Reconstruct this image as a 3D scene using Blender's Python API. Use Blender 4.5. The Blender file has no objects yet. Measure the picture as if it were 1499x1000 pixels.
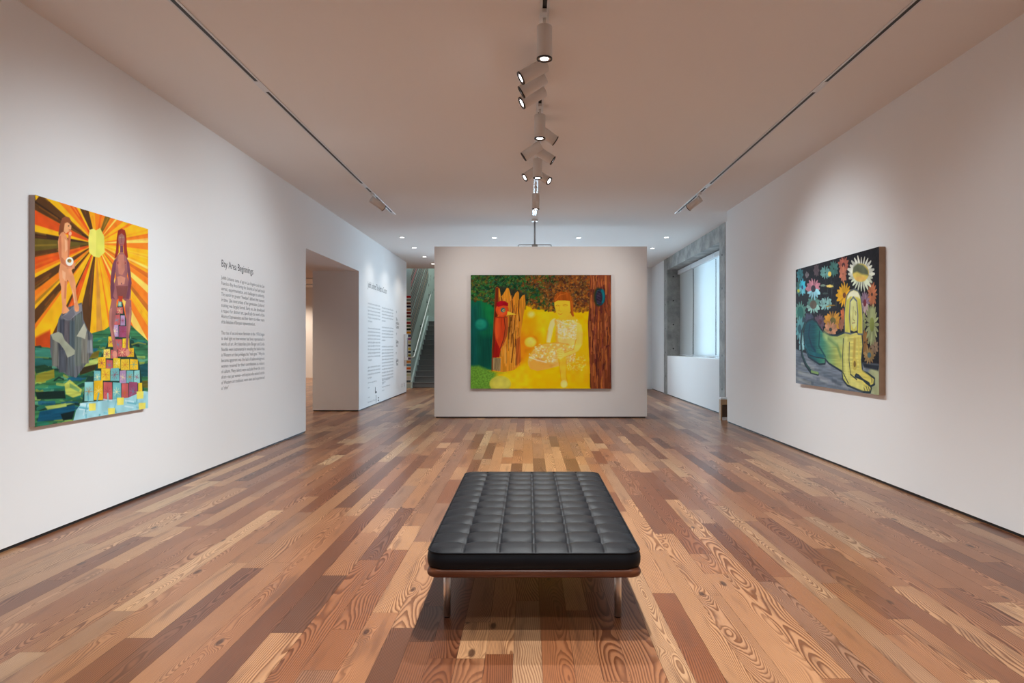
import bpy, bmesh, math, random
import numpy as np
from mathutils import Vector, Matrix
random.seed(7)
R = math.radians
scene = bpy.context.scene
COL = scene.collection
CH = 1.37                                    # camera height; image plane: 1000 px focal length at 1499x1000
VS = scene.view_settings
VS.view_transform = 'Standard'; VS.look = 'None'; VS.gamma = 1.0; VS.use_curve_mapping = False
VS.exposure = -0.36

# ---------------------------------------------------------------- helpers
def lin(c):
    return tuple(((x/255.0)/12.92 if x/255.0 <= 0.04045 else ((x/255.0+0.055)/1.055)**2.4) for x in c)

def obj(name, bm, mat=None, parent=None, smooth=False, loc=None):
    me = bpy.data.meshes.new(name)
    bmesh.ops.recalc_face_normals(bm, faces=bm.faces)
    bm.to_mesh(me); bm.free()
    if smooth:
        for p in me.polygons: p.use_smooth = True
    if mat is not None:
        for m in (mat if isinstance(mat, (list, tuple)) else [mat]): me.materials.append(m)
    o = bpy.data.objects.new(name, me); COL.objects.link(o)
    if parent is not None: o.parent = parent
    if loc is not None: o.location = loc
    return o

def thing(name, label, cat, loc=(0,0,0), rot=(0,0,0), group=None):
    o = bpy.data.objects.new(name, None); COL.objects.link(o)
    o.location = loc; o.rotation_euler = rot; o.empty_display_size = 0.1
    return tag(o, label, cat, group)

def tag(o, label, cat, group=None):
    o['label'] = label; o['category'] = cat
    if group: o['group'] = group
    return o

def struct(name, bm, mat, parent=None, label=None):
    o = obj(name, bm, mat, parent)
    if parent is None: o['kind'] = 'structure'
    if label: o['label'] = label
    return o

def box(bm, x0, x1, y0, y1, z0, z1, bevel=0.0, seg=2, mi=0):
    vs = [bm.verts.new(p) for p in ((x0,y0,z0),(x1,y0,z0),(x1,y1,z0),(x0,y1,z0),(x0,y0,z1),(x1,y0,z1),(x1,y1,z1),(x0,y1,z1))]
    fs = [bm.faces.new([vs[i] for i in f]) for f in ((0,3,2,1),(4,5,6,7),(0,1,5,4),(1,2,6,5),(2,3,7,6),(3,0,4,7))]
    for f in fs: f.material_index = mi
    if bevel > 0:
        es = list({e for f in fs for e in f.edges})
        bmesh.ops.bevel(bm, geom=es, offset=bevel, segments=seg, affect='EDGES', profile=0.5)
    return bm

def tube(bm, pts, r, n=12, caps=True, mi=0):
    rings = []
    P = [Vector(p) for p in pts]
    for i, p in enumerate(P):
        rr = r[i] if isinstance(r, (list, tuple)) else r
        d = (P[min(i+1, len(P)-1)] - P[max(i-1, 0)]).normalized()
        a = Vector((0,0,1)) if abs(d.z) < 0.9 else Vector((1,0,0))
        u = d.cross(a).normalized(); v = d.cross(u).normalized()
        rings.append([bm.verts.new(p + u*math.cos(2*math.pi*k/n)*rr + v*math.sin(2*math.pi*k/n)*rr) for k in range(n)])
    for a, b in zip(rings, rings[1:]):
        for k in range(n):
            f = bm.faces.new((a[k], a[(k+1)%n], b[(k+1)%n], b[k])); f.smooth = True; f.material_index = mi
    if caps:
        for q in (rings[0], rings[-1]):
            f = bm.faces.new(q); f.material_index = mi
    return bm

def lathe(bm, prof, n=28, caps=True):
    """profile of (r, z) turned about Z"""
    rings = [[bm.verts.new((r*math.cos(2*math.pi*k/n), r*math.sin(2*math.pi*k/n), z)) for k in range(n)] for r, z in prof]
    for a, b in zip(rings, rings[1:]):
        for k in range(n):
            bm.faces.new((a[k], a[(k+1)%n], b[(k+1)%n], b[k])).smooth = True
    if caps:
        bm.faces.new(rings[0]); bm.faces.new(rings[-1])
    return bm

# ---------------------------------------------------------------- node materials
class NT:
    def __init__(s, name):
        s.m = bpy.data.materials.new(name); s.m.use_nodes = True
        s.t = s.m.node_tree; s.b = s.t.nodes['Principled BSDF']
    def n(s, typ, **kw):
        x = s.t.nodes.new(typ)
        for k, v in kw.items():
            setattr(x, k, v)
        return x
    def l(s, a, b): s.t.links.new(a, b)
    def val(s, sock, v):
        if hasattr(v, 'is_output') or isinstance(v, bpy.types.NodeSocket): s.l(v, sock)
        else: sock.default_value = v
    def math(s, op, a, b=None, c=None, clamp=False):
        x = s.n('ShaderNodeMath', operation=op, use_clamp=clamp)
        s.val(x.inputs[0], a)
        if b is not None: s.val(x.inputs[1], b)
        if c is not None: s.val(x.inputs[2], c)
        return x.outputs[0]
    def smooth(s, v, a, b, ta=0.0, tb=1.0):
        x = s.n('ShaderNodeMapRange', interpolation_type='SMOOTHSTEP')
        s.val(x.inputs['Value'], v); x.inputs['From Min'].default_value = a; x.inputs['From Max'].default_value = b
        x.inputs['To Min'].default_value = ta; x.inputs['To Max'].default_value = tb
        return x.outputs['Result']
    def noise(s, vec, scale, detail=2.0, rough=0.5, dist=0.0):
        x = s.n('ShaderNodeTexNoise'); s.val(x.inputs['Vector'], vec)
        x.inputs['Scale'].default_value = scale; x.inputs['Detail'].default_value = detail
        x.inputs['Roughness'].default_value = rough; x.inputs['Distortion'].default_value = dist
        return x.outputs['Fac']
    def comb(s, x, y, z=0.0):
        c = s.n('ShaderNodeCombineXYZ')
        s.val(c.inputs[0], x); s.val(c.inputs[1], y); s.val(c.inputs[2], z)
        return c.outputs[0]
    def mix(s, f, a, b, typ='MIX'):
        x = s.n('ShaderNodeMix', data_type='RGBA', blend_type=typ)
        s.val(x.inputs[0], f)
        s.val(x.inputs[6], (*a, 1) if isinstance(a, tuple) else a)
        s.val(x.inputs[7], (*b, 1) if isinstance(b, tuple) else b)
        return x.outputs[2]
    def ramp(s, f, stops, interp='LINEAR'):
        x = s.n('ShaderNodeValToRGB'); x.color_ramp.interpolation = interp
        e = x.color_ramp.elements
        while len(e) < len(stops): e.new(0.5)
        for el, (p, c) in zip(e, stops): el.position = p; el.color = (*c, 1)
        s.val(x.inputs[0], f); return x.outputs[0]
    def bump(s, h, strength, dist=0.01):
        x = s.n('ShaderNodeBump'); x.inputs['Strength'].default_value = strength; x.inputs['Distance'].default_value = dist
        s.val(x.inputs['Height'], h); s.l(x.outputs[0], s.b.inputs['Normal'])

def simple(name, col, rough=0.5, metal=0.0, spec=0.5, coat=0.0, var=0.04, scale=6.0, bump=0.0, bscale=200.0):
    """plain material whose colour wanders slightly with a noise texture"""
    t = NT(name); tc = t.n('ShaderNodeTexCoord').outputs['Object']
    f = t.noise(tc, scale, 3.0)
    a = tuple(max(0, c*(1-var)) for c in col); b = tuple(min(1, c*(1+var)) for c in col)
    t.l(t.mix(f, a, b), t.b.inputs['Base Color'])
    t.b.inputs['Roughness'].default_value = rough; t.b.inputs['Metallic'].default_value = metal
    t.b.inputs['Specular IOR Level'].default_value = spec; t.b.inputs['Coat Weight'].default_value = coat
    if bump: t.bump(t.noise(tc, bscale, 2.0), bump, 0.002)
    return t.m

def emissive(name, col, strength):
    t = NT(name)
    t.b.inputs['Base Color'].default_value = (*col, 1)
    t.b.inputs['Emission Color'].default_value = (*col, 1)
    t.b.inputs['Emission Strength'].default_value = strength
    return t.m

WALL = simple('matte_white_wall_paint', (0.84, 0.84, 0.84), 0.85, spec=0.25, var=0.008, scale=0.7, bump=0.05, bscale=90)
CEIL = simple('matte_white_ceiling_paint', (0.82, 0.79, 0.765), 0.9, spec=0.15, var=0.01, scale=0.7)
REVEAL = simple('black_shadow_gap', (0.006, 0.006, 0.006), 0.6)
WHITE_METAL = simple('white_powder_coat', (0.72, 0.71, 0.70), 0.42, spec=0.4, var=0.01)
TRACK_WHITE = simple('white_track_aluminium', (0.70, 0.72, 0.74), 0.3, spec=0.6, var=0.01)
DARK_SLOT = simple('dark_track_slot', (0.012, 0.010, 0.009), 0.5)
RING_BLACK = simple('black_lens_ring', (0.01, 0.01, 0.012), 0.25, spec=0.6)
CHROME = simple('brushed_steel', (0.74, 0.73, 0.72), 0.42, metal=1.0, var=0.02)
LENS = emissive('lit_lens', (0.95, 0.98, 1.0), 24.0)
LENS_DIM = emissive('lit_lens_seen_aslant', (0.95, 0.98, 1.0), 6.0)
DOWN = emissive('lit_downlight_lens', (1.0, 0.97, 0.92), 14.0)
INK = simple('black_vinyl_lettering', (0.035, 0.035, 0.037), 0.6)
INK_GREY = simple('grey_vinyl_lettering', (0.30, 0.30, 0.305), 0.6)
GREEN_WALL = simple('pale_green_wall_paint', (0.42, 0.49, 0.45), 0.8, spec=0.25, var=0.02)
CARPET = simple('dark_grey_stair_carpet', (0.17, 0.17, 0.165), 0.95, spec=0.1, var=0.2, scale=120)
STRINGER = simple('pale_green_stringer', (0.50, 0.60, 0.58), 0.5, var=0.02)
DOOR_BLUE = simple('dark_blue_door', (0.05, 0.11, 0.17), 0.4, var=0.05)
CANVAS_EDGE_L = simple('taupe_canvas_edge', (0.44, 0.34, 0.30), 0.8, var=0.05, bump=0.1, bscale=300)
CANVAS_EDGE_R = simple('raw_pine_canvas_edge', (0.40, 0.27, 0.18), 0.8, var=0.3, scale=9)
CANVAS_EDGE_C = simple('thin_dark_red_edge', (0.13, 0.06, 0.04), 0.7, var=0.1)
PLY = simple('pale_plywood', (0.42, 0.25, 0.12), 0.5, var=0.12, scale=14)
PLY_DARK = simple('dark_brown_board', (0.10, 0.055, 0.03), 0.6, var=0.2, scale=10)

def concrete():
    t = NT('board_formed_concrete'); tc = t.n('ShaderNodeTexCoord').outputs['Object']
    f1 = t.noise(tc, 3.0, 6.0, 0.65); f2 = t.noise(tc, 30.0, 4.0, 0.6)
    c = t.ramp(f1, [(0.3, (0.20,0.205,0.20)), (0.52, (0.32,0.32,0.305)), (0.72, (0.44,0.43,0.41))])
    c = t.mix(t.smooth(f2, 0.62, 0.75, 0, 0.5), c, (0.07,0.07,0.07))
    t.l(c, t.b.inputs['Base Color']); t.b.inputs['Roughness'].default_value = 0.85
    t.bump(f2, 0.4, 0.01)
    return t.m
CONCRETE = concrete()

def leather():
    t = NT('black_leather'); tc = t.n('ShaderNodeTexCoord').outputs['Object']
    v = t.n('ShaderNodeTexVoronoi'); v.inputs['Scale'].default_value = 420; t.l(tc, v.inputs['Vector'])
    f = t.noise(tc, 14, 4.0)
    t.l(t.mix(f, (0.004,0.005,0.007), (0.008,0.009,0.012)), t.b.inputs['Base Color'])
    t.b.inputs['Roughness'].default_value = 0.46; t.b.inputs['Specular IOR Level'].default_value = 0.17
    t.l(t.math('MULTIPLY_ADD', f, 0.14, 0.40), t.b.inputs['Roughness'])
    h = t.math('MULTIPLY_ADD', f, 0.8, v.outputs['Distance'])
    t.bump(h, 0.12, 0.002)
    return t.m
LEATHER = leather()

def benchwood():
    t = NT('walnut_bench_wood'); tc = t.n('ShaderNodeTexCoord')
    mp = t.n('ShaderNodeMapping'); mp.inputs['Scale'].default_value = (3, 30, 60); t.l(tc.outputs['Object'], mp.inputs[0])
    f = t.noise(mp.outputs[0], 1.0, 5.0, 0.6)
    t.l(t.ramp(f, [(0.3, (0.055,0.016,0.007)), (0.55, (0.12,0.036,0.014)), (0.75, (0.17,0.055,0.022))]), t.b.inputs['Base Color'])
    t.b.inputs['Roughness'].default_value = 0.38
    return t.m
BENCHWOOD = benchwood()

def floorwood():
    t = NT('reclaimed_heart_pine_planks')
    uv = t.n('ShaderNodeUVMap', uv_map='plank').outputs[0]
    sx = t.n('ShaderNodeSeparateXYZ'); t.l(uv, sx.inputs[0]); u, v = sx.outputs[0], sx.outputs[1]
    at = t.n('ShaderNodeAttribute', attribute_name='rnd'); sc = t.n('ShaderNodeSeparateColor'); t.l(at.outputs['Color'], sc.inputs[0])
    r1, r2, r3 = sc.outputs[0], sc.outputs[1], sc.outputs[2]
    r4 = t.math('FRACT', t.math('MULTIPLY', r1, 37.7)); r5 = t.math('FRACT', t.math('MULTIPLY', r2, 51.3))
    r6 = t.math('FRACT', t.math('MULTIPLY', r3, 77.1))
    # knots
    kv = t.comb(t.math('MULTIPLY', u, 7.0), t.math('MULTIPLY', v, 2.6))
    vo = t.n('ShaderNodeTexVoronoi'); vo.inputs['Scale'].default_value = 1.0; t.l(kv, vo.inputs['Vector'])
    kd = vo.outputs['Distance']; kc = t.n('ShaderNodeSeparateColor'); t.l(vo.outputs['Color'], kc.inputs[0])
    kon = t.math('GREATER_THAN', kc.outputs[0], 0.55)
    kn = t.math('MULTIPLY', t.math('MULTIPLY', t.smooth(kd, 0.0, 0.38, 1.0, 0.0), kon), 1.0)
    # growth rings: distance from a pith line wandering under the board
    wob = t.noise(t.comb(t.math('MULTIPLY', u, 2.4), t.math('MULTIPLY', v, 0.75)), 1.0, 2.0, 0.5)
    d = t.math('MULTIPLY_ADD', t.math('SUBTRACT', wob, 0.34), 0.26, t.math('MULTIPLY', r2, 0.035))
    d = t.math('MULTIPLY_ADD', kn, 0.035, d)
    c = t.math('MULTIPLY', t.math('SUBTRACT', r3, 0.5), 0.26)
    uc = t.math('SUBTRACT', u, c)
    wig = t.noise(t.comb(t.math('MULTIPLY', u, 34.0), t.math('MULTIPLY', v, 7.0)), 1.0, 2.0)
    rr = t.math('SQRT', t.math('ADD', t.math('MULTIPLY', uc, uc), t.math('MULTIPLY', d, d)))
    rr = t.math('MULTIPLY_ADD', wig, 0.0045, rr)
    sp = t.math('MULTIPLY_ADD', r5, 0.0060, 0.0042)
    ph = t.math('DIVIDE', rr, sp)
    fr = t.math('FRACT', ph)
    late = t.math('MULTIPLY', t.smooth(fr, 0.25, 0.80), t.smooth(fr, 0.90, 1.0, 1.0, 0.0))
    # each board its own tone
    base = t.ramp(r1, [(0.0, lin((98,64,48))), (0.16, lin((136,86,58))), (0.36, lin((172,119,82))), (0.55, lin((190,140,99))),
                       (0.72, lin((210,165,121))), (0.86, lin((148,107,84))), (1.0, lin((218,182,138)))])
    red = t.mix(t.math('MULTIPLY', r6, 0.45), base, lin((148,84,46)))
    dark = t.mix(1.0, red, (0.40, 0.29, 0.22), 'MULTIPLY')
    con = t.math('MULTIPLY_ADD', r4, 0.55, 0.66)
    big = t.noise(t.comb(t.math('MULTIPLY', u, 3.0), t.math('MULTIPLY', v, 1.2)), 1.0, 3.0)
    con = t.math('MULTIPLY', con, t.smooth(big, 0.2, 0.62, 0.45, 1.15))
    col = t.mix(t.math('MULTIPLY', late, con, clamp=True), red, dark)
    fib = t.noise(t.comb(t.math('MULTIPLY', u, 420.0), t.math('MULTIPLY', v, 9.0)), 1.0, 2.0)
    col = t.mix(t.smooth(fib, 0.3, 0.7, 0.16, 0.0), col, (0.10, 0.05, 0.03))
    st = t.noise(t.comb(t.math('MULTIPLY', u, 16.0), t.math('MULTIPLY', v, 1.6)), 1.0, 3.0)
    col = t.mix(t.smooth(st, 0.52, 0.74, 0.0, 0.55), col, lin((92,58,42)))
    core = t.math('MULTIPLY', t.smooth(kd, 0.07, 0.15, 1.0, 0.0), kon)
    col = t.mix(t.math('MULTIPLY', core, 0.85), col, lin((62,36,26)))
    t.l(col, t.b.inputs['Base Color'])
    t.l(t.math('MULTIPLY_ADD', late, 0.06, 0.28), t.b.inputs['Roughness'])
    t.b.inputs['Specular IOR Level'].default_value = 0.50
    t.bump(t.math('MULTIPLY_ADD', late, 0.4, fib), 0.05, 0.001)
    return t.m
FLOOR = floorwood()
UNDER = simple('dark_subfloor', (0.03, 0.018, 0.012), 0.8)

def shadecloth():
    t = NT('white_screen_roller_fabric'); nt = t.t
    out = nt.nodes['Material Output']; tc = t.n('ShaderNodeTexCoord').outputs['Object']
    f = t.noise(tc, 60, 2.0)
    colr = t.mix(f, (0.78,0.78,0.77), (0.84,0.84,0.83))
    dif = t.n('ShaderNodeBsdfDiffuse'); tr = t.n('ShaderNodeBsdfTranslucent'); tp = t.n('ShaderNodeBsdfTransparent')
    t.l(colr, dif.inputs[0]); tr.inputs[0].default_value = (0.26, 0.27, 0.27, 1)
    m1 = t.n('ShaderNodeMixShader'); m1.inputs[0].default_value = 0.5; t.l(dif.outputs[0], m1.inputs[1]); t.l(tr.outputs[0], m1.inputs[2])
    m2 = t.n('ShaderNodeMixShader'); m2.inputs[0].default_value = 0.02; t.l(m1.outputs[0], m2.inputs[1]); t.l(tp.outputs[0], m2.inputs[2])
    t.l(m2.outputs[0], out.inputs[0])
    return t.m
SHADE = shadecloth()

def glass():
    t = NT('clear_window_glass'); nt = t.t; out = nt.nodes['Material Output']
    g = t.n('ShaderNodeBsdfGlossy'); g.inputs['Roughness'].default_value = 0.02
    tp = t.n('ShaderNodeBsdfTransparent'); fr = t.n('ShaderNodeFresnel'); fr.inputs[0].default_value = 1.45
    m = t.n('ShaderNodeMixShader'); t.l(fr.outputs[0], m.inputs[0]); t.l(tp.outputs[0], m.inputs[1]); t.l(g.outputs[0], m.inputs[2])
    t.l(m.outputs[0], out.inputs[0]); return t.m
GLASS = glass()

def attrmat(name, rough=0.5, attr='paint', spec=0.35, bump=0.15, gain=1.0):
    t = NT(name); a = t.n('ShaderNodeAttribute', attribute_name=attr)
    c = t.mix(1.0, a.outputs['Color'], (gain, gain, gain), 'MULTIPLY')
    t.l(c, t.b.inputs['Base Color'])
    t.b.inputs['Roughness'].default_value = rough; t.b.inputs['Specular IOR Level'].default_value = spec
    if bump:
        tc = t.n('ShaderNodeTexCoord').outputs['Object']
        t.bump(t.noise(tc, 60, 3.0), bump, 0.003)
    return t.m

# ---------------------------------------------------------------- camera
cam = bpy.data.cameras.new('camera'); co = bpy.data.objects.new('camera', cam); COL.objects.link(co)
co.location = (0, 0, CH); co.rotation_euler = (R(90), 0, 0)
cam.sensor_width = 36.0; cam.lens = 36.0*1000/1499
cam.shift_x = -(773-749.5)/1499; cam.shift_y = 4.0/1499
cam.clip_start = 0.05; cam.clip_end = 200
scene.camera = co

# ---------------------------------------------------------------- the rooms
XL, XR, XLB, ZC = -3.455, 3.49, -4.40, 3.70      # left wall face, right wall face, back of the left wall, ceiling
YL1, YL2, YL3 = 10.62, 13.95, 19.42              # left wall ends, opening ends, text wall ends
YR1, XW = 11.97, 3.77                            # right wall ends, window wall face
YB, HO, G = 20.8, 2.865, 0.024                   # back wall, head of the opening, shadow gap
YN = -3.2                                        # wall behind the camera

# floor: one mesh of boards, each board its own quad
def make_floor():
    rnd = random.Random(11)
    V, F, UV, RC = [], [], [], []
    x = -12.0
    while x < 4.25:
        w = rnd.choice((0.112, 0.124, 0.124, 0.136, 0.136, 0.15))
        y = YN - rnd.random()*1.5
        while y < 28.0:
            L = rnd.choice((0.45, 0.7, 0.9, 1.1, 1.3, 1.6, 2.0, 2.5))*(0.85 + 0.3*rnd.random())
            y1 = min(y + L, 28.2)
            g = 0.0005
            i = len(V)
            V += [(x+g, y+g, 0), (x+w-g, y+g, 0), (x+w-g, y1-g, 0), (x+g, y1-g, 0)]
            F.append((i, i+1, i+2, i+3))
            ov = rnd.random()*900; ou = rnd.randint(0, 40)
            flip = rnd.choice((-1, 1))
            UV += [(-w/2, ov), (w/2, ov), (w/2, ov + flip*L), (-w/2, ov + flip*L)]
            RC.append((rnd.random(), rnd.random(), rnd.random(), 1))
            y = y1
        x += w
    me = bpy.data.meshes.new('floor')
    me.from_pydata(V, [], F)
    uvl = me.uv_layers.new(name='plank')
    uvl.data.foreach_set('uv', np.array(UV, dtype=np.float32).ravel())
    ca = me.color_attributes.new(name='rnd', type='FLOAT_COLOR', domain='CORNER')
    ca.data.foreach_set('color', np.repeat(np.array(RC, dtype=np.float32), 4, axis=0).ravel())
    me.materials.append(FLOOR); me.materials.append(UNDER)
    o = bpy.data.objects.new('floor', me); COL.objects.link(o); o['kind'] = 'structure'
    b = box(bmesh.new(), -12.0, 4.25, YN-0.2, 28.2, -0.12, -0.002)
    u = obj('subfloor', b, UNDER, o)
make_floor()

struct('ceiling', box(bmesh.new(), -12.0, 4.3, YN-0.2, YB, ZC, ZC+0.2), CEIL)
# left wall: the length beside the camera, the head over the opening and the text wall share one mass
b = bmesh.new()
box(b, XLB, XL, YN, YL1, G, ZC)
box(b, XLB, XL, YL1, YL2, HO, ZC)
box(b, XLB, XL, YL2, YL3, G, ZC)
struct('wall_left', b, WALL)
b = bmesh.new()
box(b, XLB+0.012, XL-0.012, YN, YL1-0.012, 0, G); box(b, XLB+0.012, XL-0.012, YL2+0.012, YL3-0.012, 0, G)
struct('baseboard_left', b, REVEAL)
struct('wall_right', box(bmesh.new(), XR, XR+0.30, YN, YR1, G, ZC), WALL)
struct('baseboard_right', box(bmesh.new(), XR+0.012, XR+0.29, YN, YR1-0.012, 0, G), REVEAL)
# free-standing wall
FX0, FX1, FY0, FY1, FZ = -1.74, 2.21, 12.69, 13.25, 3.185
struct('wall_center', box(bmesh.new(), FX0, FX1, FY0, FY1, G, FZ), WALL)
struct('baseboard_center', box(bmesh.new(), FX0+0.03, FX1-0.03, FY0+0.012, FY1-0.012, 0, G), REVEAL)
struct('wall_near', box(bmesh.new(), XL, XR, YN-0.2, YN, 0, ZC), WALL)
# window wall
WY0, WY1, WS, WT = 13.42, 18.48, 1.06, 3.38      # recess from/to, sill, underside of beam
b = bmesh.new()
box(b, XW, 4.3, 11.97, 13.04, G, ZC)
box(b, XW, 4.3, WY0, WY1, G, WS)
box(b, XW, 4.3, 18.92, YB, G, ZC)
struct('wall_window', b, WALL)
b = bmesh.new()
box(b, XW+0.012, 4.29, 12.0, 13.04, 0, G); box(b, XW+0.012, 4.29, WY0, WY1, 0, G); box(b, XW+0.012, 4.29, 18.92, YB, 0, G)
struct('baseboard_window', b, REVEAL)
struct('trim_1', box(bmesh.new(), XW-0.012, 4.28, 13.04, WY0, 0, ZC), CONCRETE)
struct('trim_2', box(bmesh.new(), XW-0.008, 4.28, WY1, 18.92, 0, ZC), CONCRETE)
struct('trim_3', box(bmesh.new(), XW+0.0, 4.28, WY0, WY1, WT, ZC), CONCRETE)
# form-tie holes on the concrete
b = bmesh.new()
for z in (0.5, 1.15, 1.8, 2.45, 3.1):
    tube(b, [(XW-0.011, 18.70, z), (XW-0.006, 18.70, z)], 0.022, 10)
    tube(b, [(XW-0.016, 13.23, z), (XW-0.010, 13.23, z)], 0.022, 10)
    tube(b, [(3.93, WY1-0.004, z+0.1), (3.93, WY1+0.002, z+0.1)], 0.02, 10) if z > 1 else None
struct('trim_4', b, DARK_SLOT)
# window: aluminium frame and glass behind the shades
WIN = struct('window_1', box(box(box(box(bmesh.new(), 4.16, 4.22, WY0, WY1, WS, WS+0.06), 4.16, 4.22, WY0, WY1, WT-0.06, WT), 4.16, 4.22, WY0, WY0+0.06, WS+0.06, WT-0.06), 4.16, 4.22, WY1-0.06, WY1, WS+0.06, WT-0.06),
             simple('grey_window_aluminium', (0.60,0.64,0.67), 0.4))
for y in (14.93, 16.98):
    obj('mullion', box(bmesh.new(), 4.165, 4.215, y-0.03, y+0.03, WS+0.06, WT-0.06), WIN.data.materials[0], WIN)
obj('window_pane', box(bmesh.new(), 4.187, 4.193, WY0+0.06, WY1-0.06, WS+0.06, WT-0.06), GLASS, WIN)
struct('sky_blocker_wall', box(bmesh.new(), 5.0, 5.3, 16.6, 24.0, -0.5, 6.0), simple('beige_blocker', (0.62,0.56,0.47), 0.9))  # unseen block added outside to keep the sky off the far shade
struct('sky_blocker_slab', box(bmesh.new(), 4.31, 5.0, 11.5, 16.5, 3.42, 3.62), CONCRETE)      # unseen slab added outside to darken the top of the shades
W2 = struct('window_added', box(box(box(box(box(bmesh.new(), -1.15, 1.75, YB+0.10, YB+0.16, 0.85, 0.91), -1.15, 1.75, YB+0.10, YB+0.16, 3.09, 3.15), -1.15, -1.09, YB+0.10, YB+0.16, 0.91, 3.09), 1.69, 1.75, YB+0.10, YB+0.16, 0.91, 3.09), 0.27, 0.33, YB+0.10, YB+0.16, 0.91, 3.09), WIN.data.materials[0])  # unseen window added to bring bluish daylight to the far end
obj('window_pane', box(bmesh.new(), -1.09, 1.69, YB+0.127, YB+0.133, 0.91, 3.09), GLASS, W2)
# back wall with the stairwell behind its left end
b = bmesh.new()
box(b, -1.5, -1.15, YB, YB+0.25, 0, ZC); box(b, 1.75, 4.3, YB, YB+0.25, 0, ZC); box(b, -1.15, 1.75, YB, YB+0.25, 0, 0.85); box(b, -1.15, 1.75, YB, YB+0.25, 3.15, ZC)
box(b, -12.0, XLB, 28.0, 28.2, 0, ZC)
struct('wall_back', b, WALL)
b = bmesh.new()
box(b, -12.2, -12.0, YN, 28.2, 0, ZC); box(b, -12.0, XLB, 6.8, 7.0, 0, ZC)
struct('wall_side_gallery', b, WALL)
struct('ceiling_side_gallery', box(bmesh.new(), -12.0, XLB, YB, 28.2, ZC, ZC+0.2), CEIL)
struct('trim_5', box(bmesh.new(), XLB, -1.25, YB, YB+0.22, ZC, 6.2), CEIL)        # face above the opening to the stairs
# stairwell
SX = -3.68
b = bmesh.new()
box(b, XLB, SX, 21.45, 29.0, 0, 6.2)
box(b, XLB, SX, YL3, 21.45, 0, 6.2) if False else None
box(b, XLB, -1.5, 29.0, 29.2, 0, 6.2)
box(b, -1.5, -1.25, YB+0.25, 29.2, 0, 6.2)
struct('wall_stairwell', b, GREEN_WALL)
struct('ceiling_stairwell', box(bmesh.new(), XLB, -1.25, YB, 29.2, 6.2, 6.3), CEIL)
# ---------------------------------------------------------------- stairs, handrail, mural
ST = thing('staircase', 'dark grey carpeted staircase rising away beyond the left gap beside the freestanding wall', 'staircase', (-2.6, 21.5, 0))
NS, RISE, GO = 13, 0.17, 0.283
for i in range(NS):
    b = bmesh.new()
    x0, x1 = -3.64+2.6, -1.55+2.6
    y0 = i*GO; z1 = (i+1)*RISE
    box(b, x0, x1, y0, y0+GO+0.02 if i < NS-1 else y0+3.6, max(0, z1-RISE-0.02), z1, 0.012)
    box(b, x0, x1, y0-0.02, y0+0.03, z1-0.03, z1+0.002, 0.008)
    obj('step', b, CARPET, ST)
b = bmesh.new()
pr = [(-0.14, 0), (-0.14, 0.20), (NS*GO-0.28, NS*RISE+0.20), (7.0, NS*RISE+0.20), (7.0, 0)]
for x in (-3.68+2.6, -3.64+2.6): pass
fa = [b.verts.new((-3.678+2.6, y, z)) for y, z in pr]; fb = [b.verts.new((-3.625+2.6, y, z)) for y, z in pr]
b.faces.new(fa); b.faces.new(fb)
for i in range(5): b.faces.new((fa[i], fa[(i+1)%5], fb[(i+1)%5], fb[i]))
obj('stringer', b, STRINGER, ST)

HR = thing('handrail', 'slim pale metal handrail climbing along the green stair wall', 'handrail', (-3.60, 21.4, 0.95))
def hp(x, y, z): return (x+3.60, y-21.4, z-0.95)
b = bmesh.new()
tube(b, [hp(-3.66,21.36,0.96), hp(-3.60,21.36,0.96), hp(-3.585,21.5,0.99), hp(-3.585,25.1,3.17), hp(-3.60,25.3,3.2), hp(-3.67,25.3,3.2)], 0.022, 12)
obj('rail', b, CHROME, HR)
for y in (21.9, 23.3, 24.8):
    z = 0.99 + (y-21.5)*(2.18/3.6)
    b = tube(bmesh.new(), [hp(-3.675,y,z-0.09), hp(-3.61,y,z-0.09), hp(-3.585,y,z-0.02)], 0.011, 8)
    tube(b, [hp(-3.679,y,z-0.09), hp(-3.670,y,z-0.09)], 0.03, 12)
    obj('rail_bracket', b, RING_BLACK, HR)

def colmesh(name, polys, mat, parent=None, matrix=None):
    """one flat mesh of many small coloured prisms: polys = [(list of 3D pts, colour)]"""
    V, F, C = [], [], []
    for pts, c in polys:
        i = len(V); V += pts; F.append(tuple(range(i, i+len(pts)))); C += [(*lin(c), 1)]*len(pts)
    me = bpy.data.meshes.new(name); me.from_pydata(V, [], F)
    ca = me.color_attributes.new(name='paint', type='FLOAT_COLOR', domain='CORNER')
    ca.data.foreach_set('color', np.array(C, dtype=np.float32).ravel())
    me.materials.append(mat); o = bpy.data.objects.new(name, me); COL.objects.link(o)
    if parent is not None: o.parent = parent
    return o
MURALMAT = attrmat('mural_paint', 0.75, bump=0)
MU = thing('wall_mural', 'painted mural of slanting coloured lines and flying specks on the green stair wall', 'mural', (SX, 21.45, 0))
rnd = random.Random(3)
polys = []
slope = 0.605
lc = [(120,45,45),(45,50,55),(190,70,85),(190,70,85),(45,55,60),(120,60,60),(50,60,62),(90,60,55),(40,50,52),(130,80,75),(55,60,60),(110,55,50),(45,52,55),(140,90,80),(60,60,58),(100,60,52),(150,105,70),(50,52,50),(110,70,60),(60,66,64)]
for i, c in enumerate(lc):
    z0 = 3.42 - i*0.095 - (0.06 if i > 4 else 0) - (0.07 if i > 11 else 0)      # height at the corner
    y1 = 3.9 - 0.02*i + 0.25*rnd.random()
    t = 0.058
    polys.append(([(0.002, 0.0, z0), (0.002, y1, z0+slope*y1), (0.002, y1, z0+slope*y1+t), (0.002, 0.0, z0+t)], c))
obj_l = colmesh('slanting_lines', polys, MURALMAT, MU)
polys = []
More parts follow.
